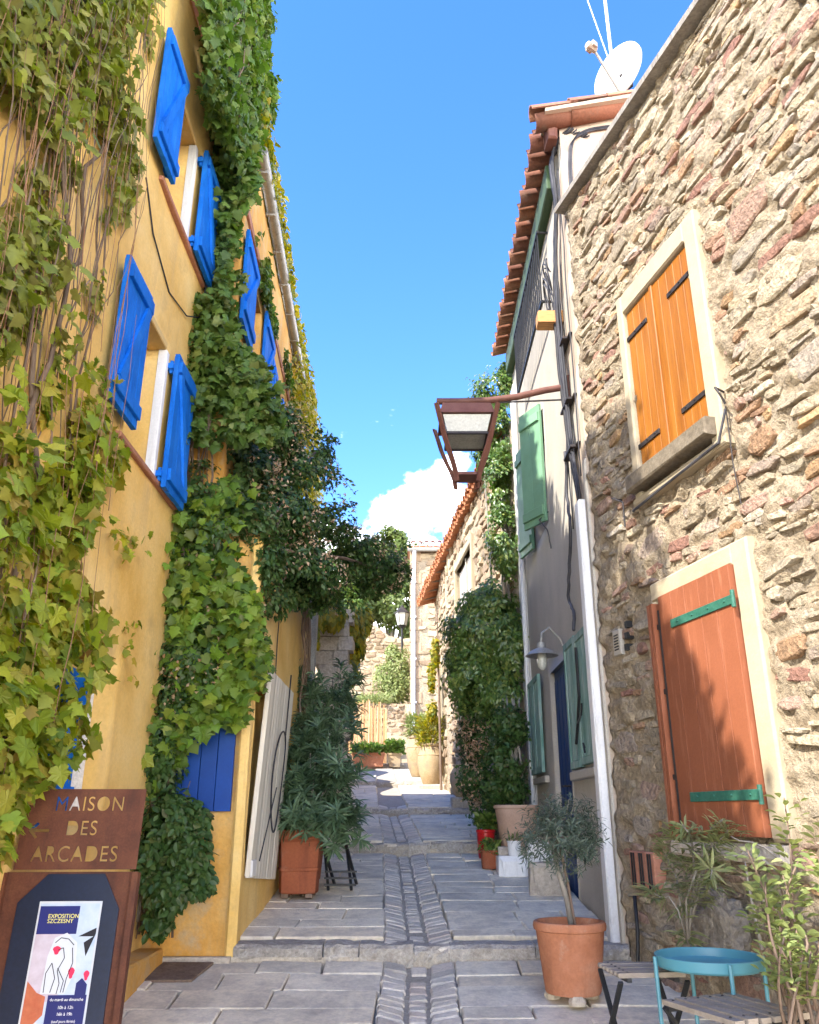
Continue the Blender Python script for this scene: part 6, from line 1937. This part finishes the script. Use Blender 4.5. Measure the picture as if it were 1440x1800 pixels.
oleander((BX, BY, BZ + .46), [ell(555, 1420, 7.45, 66, 66), ell(575, 1360, 7.6, 62, 60), ell(530, 1340, 7.5, 42, 46), ell(600, 1445, 7.4, 38, 48), ell(520, 1430, 7.4, 40, 50), ell(570, 1290, 7.7, 40, 40)], 4400,
         'large oleander with narrow dark leaves in the dark red tub', 10, 1, 300)
oleander((-.98, 8.35, gz(8.35) + .38), [ell(590, 1260, 8.5, 46, 46), ell(555, 1230, 8.6, 36, 46), ell(610, 1210, 9.0, 28, 40), ell(545, 1300, 8.4, 34, 40), ell(540, 1190, 8.6, 18, 30)], 1900,
         'second taller oleander with sparse stems behind the large one', 12, 1, 100)

# --- glossy climber at the far corner of the white house
iv = thing('climbing_ivy', 'big glossy climber covering the far corner of the white house up to its eave', 'climbing plant', (1.15, 10.2, gz(10.2)))
els5 = [ell(868, 690, 10.2, 36, 34), ell(888, 660, 10.3, 26, 24), ell(880, 770, 10.2, 34, 60), ell(882, 870, 10.1, 34, 64), ell(890, 960, 10.0, 36, 56), ell(850, 800, 10.4, 16, 36),
        ell(860, 1070, 9.9, 56, 44), ell(835, 1120, 9.9, 56, 56), ell(885, 1130, 9.8, 46, 64), ell(825, 1190, 9.9, 48, 56), ell(880, 1220, 9.8, 46, 60), ell(840, 1230, 10, 50, 36), ell(815, 1150, 10.1, 38, 50)]
P, D = blob_points(els5, n=52000, shell=.35, clump=.46, cseed=91, cscale=4.2, lump=.9)
leaves('foliage', T_OVAL, P, D + rdir(len(P)) * .5 + np.array([-.2, -.3, .3]), rdir(len(P)) * .6 + D * .3 - np.array([0, 0, .6]), rng.uniform(.04, .085, len(P)), M['leaf_ivy'], iv, singles=200)
els6 = [ell(850, 1300, 10.2, 42, 54), ell(835, 1370, 10.2, 34, 50), ell(860, 1420, 9.9, 40, 46), ell(826, 1290, 10.4, 26, 50)]
P, D = blob_points(els6, n=7000, shell=.3, clump=.45, cseed=92, cscale=4)
leaves('lower_foliage', T_OVAL, P, D + rdir(len(P)) * .6, rdir(len(P)) * .8 - np.array([0, 0, .4]), rng.uniform(.035, .07, len(P)), M['leaf_dark'], iv)
P, D = blob_points([els6[0], els6[1], els6[3]], n=2600, shell=.6, clump=.45, cseed=93, cscale=4)
leaves('pale_flowers', T_OVAL, P, D + rdir(len(P)), rdir(len(P)), rng.uniform(.03, .05, len(P)), M['flower'], iv)
for k in range(14):
    a = Vector((1.1 + random.uniform(-.1, .2), 10.2 + random.uniform(-.2, .2), gz(10.2)))
    c, r = els5[random.randrange(len(els5))]
    mb = MB(); mb.tube([a, a * .5 + Vector(c) * .5 + Vector((random.uniform(-.1, .1), .1, 0)), Vector(c)], [.03, .018, .008], n=6); mb.build('stem', M['bark_grey'], iv, smooth=True)
# dark shrub in the big pot
db = thing('potted_climber', 'dark leafy shrub on pale upright stems in the big terracotta pot', 'shrub', (1.11, 9.05, gz(9.05) + .55))
for k in range(6):
    x = 1.11 + random.uniform(-.09, .09); y = 9.05 + random.uniform(-.07, .07)
    mb = MB(); mb.tube([(x, y, gz(9.05) + .54), (x + random.uniform(-.03, .03), y, gz(9.05) + 1.0), (x + random.uniform(-.12, .12), y + .1, gz(9.05) + 1.7)], [.014, .012, .007], n=6); mb.build('stem', M['bark_grey'], db, smooth=True)
els7 = [ell(888, 1340, 9.0, 38, 48), ell(895, 1280, 9.1, 34, 44), ell(870, 1380, 9.1, 34, 34), ell(905, 1390, 9.0, 24, 26)]
P, D = blob_points(els7, n=5200, shell=.3, clump=.40, cseed=95, cscale=5)
leaves('foliage', T_OVAL, P, D + rdir(len(P)) * .6, rdir(len(P)) * .8 - np.array([0, 0, .4]), rng.uniform(.04, .075, len(P)), M['leaf_dark'], db)
def tuft(name, label, c, r, h, n, m, size, tpl=T_LANCE, cat='plant', spread=.6):
    t = thing(name, label, cat, c)
    a = rng.uniform(0, 2 * math.pi, n); rr = r * np.sqrt(rng.random(n))
    P = np.stack([c[0] + rr * np.cos(a), c[1] + rr * np.sin(a), c[2] + rng.random(n) * h], -1)
    T_ = np.stack([np.cos(a) * spread, np.sin(a) * spread, np.ones(n) * .7], -1) + rng.normal(size=(n, 3)) * .35
    leaves('foliage', tpl, P, rdir(n) + np.array([0, 0, .6]), T_, rng.uniform(*size, n), m, t)
    return t
tuft('potted_plant', 'low green leaves growing in the small brown planter', (.82, 8.95, gz(8.95) + .14), .10, .12, 160, M['leaf_ivy'], (.04, .08), T_OVAL)
tuft('potted_plant', 'dark green tuft growing in the glossy red pot', (.80, 9.25, gz(9.25) + .33), .09, .14, 200, M['leaf_green'], (.05, .09), T_OVAL)
tuft('potted_plant', 'few thin leaves in the small pale pot on the white block', (1.02, 8.62, gz(8.6) + .29), .05, .06, 40, M['leaf_green'], (.04, .08))
tuft('jar_plant', 'yellow feathery plant growing from the tall pale jar', (.44, 17.47, gz(17.2) + .85), .26, .55, 900, M['leaf_yellow'], (.10, .2))
tuft('jar_plant', 'bright green plant growing from the farthest jar', (.16, 18.6, gz(18.4) + .92), .22, .45, 700, M['leaf_bright'], (.10, .2))
tuft('trough_plant', 'green creeping plants filling the long trough planter', (-1.2, 24.28, zT + .36), .42, .22, 900, M['leaf_green'], (.10, .18), T_OVAL)
tuft('trough_plant', 'dark green bush in the short square planter', (-.43, 24.4, zT + .36), .26, .34, 800, M['leaf_green'], (.08, .15), T_OVAL)
# yellow vine on the far stone house's door side
yv = thing('yellow_vine', 'thin yellow vine climbing the corner of the far stone house', 'climbing plant', (.72, 16.8, gz(16.8)))
els8 = [ell(765, 1150, 16.9, 8, 30), ell(759, 1190, 17.2, 7, 30), ell(760, 1250, 17.2, 8, 20)]
P, D = blob_points(els8, n=900, shell=.3)
leaves('foliage', T_VINE, P, D + rdir(len(P)) * .6, rdir(len(P)) - np.array([0, 0, .6]), rng.uniform(.06, .11, len(P)), M['leaf_yellow'], yv)
mb = MB(); mb.tube([(.62, 17.0, gz(17)), (.60, 16.95, 4), (.58, 16.9, 5.6)], [.03, .025, .015], n=5); mb.build('stem', M['bark'], yv)

# --- small olive tree in the round pot
ol = thing('olive_tree', 'small olive tree with grey green crown in the round terracotta pot', 'tree', (PX, PY, PZ + .34))
tr = [Vector((PX + .02, PY, PZ + .32)), Vector((PX + .0, PY + .01, PZ + .50)), Vector((PX - .05, PY + .0, PZ + .68)), Vector((PX - .07, PY, PZ + .86))]
mb = MB(); mb.tube(tr, [.021, .018, .016, .012], n=8); trunk = mb.build('trunk', M['bark_grey'], ol, smooth=True)
mb = MB(); mb.tube([Vector((PX + .035, PY - .03, PZ + .32)), Vector((PX - .0, PY - .02, PZ + .62)), Vector((PX - .05, PY - .02, PZ + .88))], .008, n=6); mb.build('stake', M['bark'], ol)
elo = [ell(985, 1470, 5.2, 56, 36), ell(945, 1475, 5.2, 30, 28), ell(1020, 1470, 5.2, 32, 32), ell(990, 1440, 5.25, 40, 26), ell(1000, 1500, 5.15, 38, 22)]
k = 300
P0, D0 = blob_points(elo, n=k, shell=.25)
Ps, Ts, Ns = [], [], []
def sprig(p, ax, L, nl):
    ax = Vector(ax).normalized(); u = ax.orthogonal().normalized(); v = ax.cross(u)
    for i in range(nl):
        h = (i + random.random() * .6) / nl
        a = (i % 2) * math.pi + random.uniform(-.6, .6) + (i // 2) * 1.57
        rad = u * math.cos(a) + v * math.sin(a)
        Ps.append(Vector(p) + ax * h * L); Ts.append(rad * .9 + ax * .8); Ns.append(ax - rad * .6 + Vector((0, 0, .3)))
for p, d in zip(P0, D0):
    sprig(p, Vector(d) * .9 + Vector((random.gauss(0, .4), random.gauss(0, .4), .35)), random.uniform(.06, .12), 10)
for (px_, py_) in ((985, 1395), (1030, 1420), (1045, 1445), (938, 1450), (965, 1420), (1010, 1410), (1000, 1405)):
    a = at_y(px_ * .75 + 985 * .25, py_ * .6 + 1470 * .4, 5.2); b = at_y(px_, py_, 5.2)
    tw = MB(); tw.tube([a, b], [.003, .0015], n=4); tw.build('twig', M['bark_grey'], trunk)
    sprig(a, b - a, (b - a).length, 14)
leaves('crown', T_LANCE, np.array(Ps), np.array(Ns), np.array(Ts), rng.uniform(.032, .06, len(Ps)), M['leaf_olive'], ol, kind='stuff')
for k in range(16):
    c, r = elo[k % len(elo)]
    mb = MB(); mb.tube([tr[3] - Vector((0, 0, random.uniform(0, .12))), (tr[3] + Vector(c)) / 2 + Vector((random.uniform(-.03, .03), random.uniform(-.03, .03), -.01)), Vector(c) + Vector((random.uniform(-1, 1) * r[0], random.uniform(-1, 1) * r[1], random.uniform(-.5, .8) * r[2])) * .7], [.007, .005, .002], n=5)
    mb.build('branch', M['bark_grey'], trunk)

# --- leggy plants by the table
def stalk_plant(label, stems, m, size, singles, per=.016, width=None, name='leggy_plant', tpl=T_LANCE, base=None, whorl=1.0, bark='bark_grey', pet=0.0):
    base = base or stems[0][0][0]
    t = thing(name, label, 'plant', tuple(base))
    Ps, Ts, Ns = [], [], []
    for pts, r in stems:
        pts = [Vector(p) for p in pts]
        mb = MB(); mb.tube(pts, [r * (1 - .6 * i / (len(pts) - 1)) for i in range(len(pts))], n=6); mb.build('stem', M[bark], t, smooth=True)
        # leafy upper half
        for i in range(len(pts) - 1):
            a, b = pts[i], pts[i + 1]
            if i < len(pts) * .34: continue
            k = int((b - a).length / per)
            ax = (b - a).normalized(); u = ax.orthogonal().normalized(); v = ax.cross(u)
            for j in range(k):
                for w in range(2):
                    an = random.uniform(0, 6.28); rad = u * math.cos(an) + v * math.sin(an)
                    Ps.append(a + (b - a) * random.random() + rad * pet * random.random()); Ts.append(rad * whorl + ax * random.uniform(.1, 1.0) + Vector((0, 0, -.1))); Ns.append(ax - rad * .5 + Vector((0, 0, .5)))
    leaves('foliage', tpl, np.array(Ps), np.array(Ns), np.array(Ts), rng.uniform(*size, len(Ps)), m, t, singles=singles)
    return t
def pxs(*pts): return [at_y(*p) for p in pts]
y0 = 4.5
stalk_plant('leggy plant with spiky pale narrow leaves rising behind the turquoise table',
            [(pxs((1205, 1690, 4.5), (1215, 1600, 4.5), (1222, 1540, 4.5), (1215, 1470, 4.45), (1200, 1450, 4.4)), .010),
             (pxs((1215, 1620, 4.5), (1230, 1560, 4.45), (1245, 1500, 4.4), (1262, 1480, 4.35), (1280, 1460, 4.3)), .008),
             (pxs((1212, 1650, 4.5), (1196, 1590, 4.5), (1190, 1545, 4.5), (1178, 1520, 4.5), (1170, 1500, 4.5)), .007),
             (pxs((1218, 1600, 4.5), (1228, 1545, 4.4), (1240, 1520, 4.3), (1252, 1530, 4.2), (1245, 1570, 4.2)), .006),
             (pxs((1210, 1670, 4.5), (1206, 1580, 4.45), (1240, 1490, 4.4), (1250, 1455, 4.4), (1272, 1440, 4.35)), .007),
             (pxs((1210, 1660, 4.5), (1192, 1600, 4.4), (1175, 1575, 4.4), (1165, 1580, 4.4), (1150, 1570, 4.4)), .005)],
            M['leaf_pale'], (.05, .11), 200, per=.0085)
stalk_plant('bare thin branch with a few narrow leaves leaning over the boulder',
            [(pxs((1340, 1670, 4.2), (1325, 1600, 4.2), (1315, 1550, 4.2), (1312, 1530, 4.2), (1310, 1515, 4.2)), .009),
             (pxs((1365, 1530, 3.9), (1340, 1510, 4.0), (1310, 1500, 4.1), (1290, 1505, 4.1), (1275, 1512, 4.1)), .007),
             (pxs((1370, 1510, 3.9), (1345, 1490, 4.0), (1320, 1480, 4.1), (1300, 1478, 4.1), (1285, 1470, 4.1)), .006)],
            M['leaf_pale'], (.05, .10), 60, per=.03, name='bare_branch')
lg = [o for o in col.objects if o.name.startswith('leggy_plant')][0]
Ps, Ts, Ns = [], [], []
for (px_, py_, Y_) in ((1222, 1465, 4.45), (1262, 1478, 4.35), (1196, 1515, 4.5), (1170, 1500, 4.5), (1242, 1520, 4.3), (1213, 1552, 4.5), (1254, 1560, 4.2), (1204, 1600, 4.5), (1150, 1572, 4.4), (1282, 1462, 4.3), (1236, 1495, 4.4), (1232, 1585, 4.4), (1190, 1560, 4.4), (1206, 1650, 4.5), (1265, 1520, 4.3), (1185, 1470, 4.5)):
    c_ = at_y(px_, py_, Y_)
    ax = Vector((random.gauss(0, .4), random.gauss(0, .4), 1)).normalized()
    for q in range(34):
        d_ = Vector((random.gauss(0, 1), random.gauss(0, 1), random.gauss(.35, .8))).normalized()
        Ps.append(c_ + Vector((random.gauss(0, .012), random.gauss(0, .012), random.gauss(0, .02)))); Ts.append(d_); Ns.append(ax + Vector((0, 0, .4)) - d_ * .3)
leaves('rosette_leaves', T_LANCE, np.array(Ps), np.array(Ns), np.array(Ts), rng.uniform(.05, .12, len(Ps)), M['leaf_pale'], lg, singles=60)
sh_stems = []
for k in range(19):
    bx, by = random.uniform(1375, 1440), random.uniform(1700, 1860)
    Y = random.uniform(3.3, 3.9)
    tx, ty = random.uniform(1335, 1455), random.uniform(1400, 1720)
    pts = []
    for i in range(6):
        t = i / 5
        pts.append(at_y(bx + (tx - bx) * t + 26 * math.sin(2.6 * t + k * 1.7), by + (ty - by) * t, Y + .16 * math.sin(2 * t + k)))
    sh_stems.append((pts, .008))
for k in range(8):
    Y = random.uniform(3.2, 3.6); bx = random.uniform(1390, 1450)
    pts = [at_y(bx + 12 * math.sin(i + k), 1850 - i * 45, Y) for i in range(5)]
    sh_stems.append((pts, .008))
stalk_plant('sunlit bright green shrub with small rounded leaves at the right edge', sh_stems, M['leaf_bright'], (.025, .058), 240, per=.0105, pet=.07, name='bright_shrub', tpl=T_LEAF, bark='bark', base=(1.75, 3.5, gz(3.5)))

# --- trees at the end of the street
def tree(label, base, h, els, n, m, size, name='tree', trunk_r=.22, clump=.42, cs=1.2, seed=5):
    t = thing(name, label, 'tree', base)
    b = Vector(base)
    mb = MB(); mb.tube([b, b + Vector((.1, 0, h * .3)), b + Vector((-.05, .1, h * .6))], [trunk_r, trunk_r * .75, trunk_r * .4], n=8)
    for c, r in els:
        mb.tube([b + Vector((.05, 0, h * .35)), (b + Vector((0, 0, h * .45)) + Vector(c)) / 2, Vector(c)], [trunk_r * .4, trunk_r * .25, trunk_r * .1], n=5)
    mb.build('trunk', M['bark_grey'], t, smooth=True)
    P, D = blob_points(els, n=n, shell=.45, clump=clump, cseed=seed, cscale=cs)
    leaves('crown', T_OVAL, P, D + rdir(len(P)) * .6 + np.array([0, 0, .3]), rdir(len(P)) - np.array([0, 0, .4]), rng.uniform(*size, len(P)), m, t, kind='stuff')
    return t
tree('big green tree rising behind the terrace wall at the street end', (-.9, 38, 5), 9, [ell(690, 960, 38, 34, 36), ell(660, 990, 37, 40, 40), ell(705, 1010, 38, 34, 44), ell(690, 1060, 37, 40, 44), ell(640, 1050, 37, 40, 40), ell(720, 1090, 38, 26, 40), ell(740, 1000, 39, 30, 40)], 26000, M['leaf_tree'], (.14, .30), seed=101)
tree('dark green tree left of the big tree above the vine curtain', (-4.6, 36, 5), 8, [ell(600, 1010, 36, 50, 50), ell(560, 1050, 36, 50, 50), ell(610, 1070, 36, 40, 36), ell(630, 1000, 36, 30, 40)], 14000, M['leaf_green'], (.14, .3), seed=102)
tree('silvery olive tree in the sun below the street lantern', (-.62, 28.6, 3.3), 3.2, [ell(700, 1170, 28.5, 24, 36), ell(680, 1190, 28.5, 26, 32), ell(712, 1200, 28.5, 16, 30), ell(690, 1150, 28.5, 16, 20), ell(695, 1215, 28.5, 30, 26)], 5200, M['leaf_bright'], (.07, .14), name='olive_tree', trunk_r=.09, clump=.38, cs=3, seed=103)
tuft('grass_tuft', 'sunlit grass on top of the low old wall', (-1.2, 27.75, 5.05), .6, .25, 900, M['leaf_bright'], (.12, .25), cat='grass')
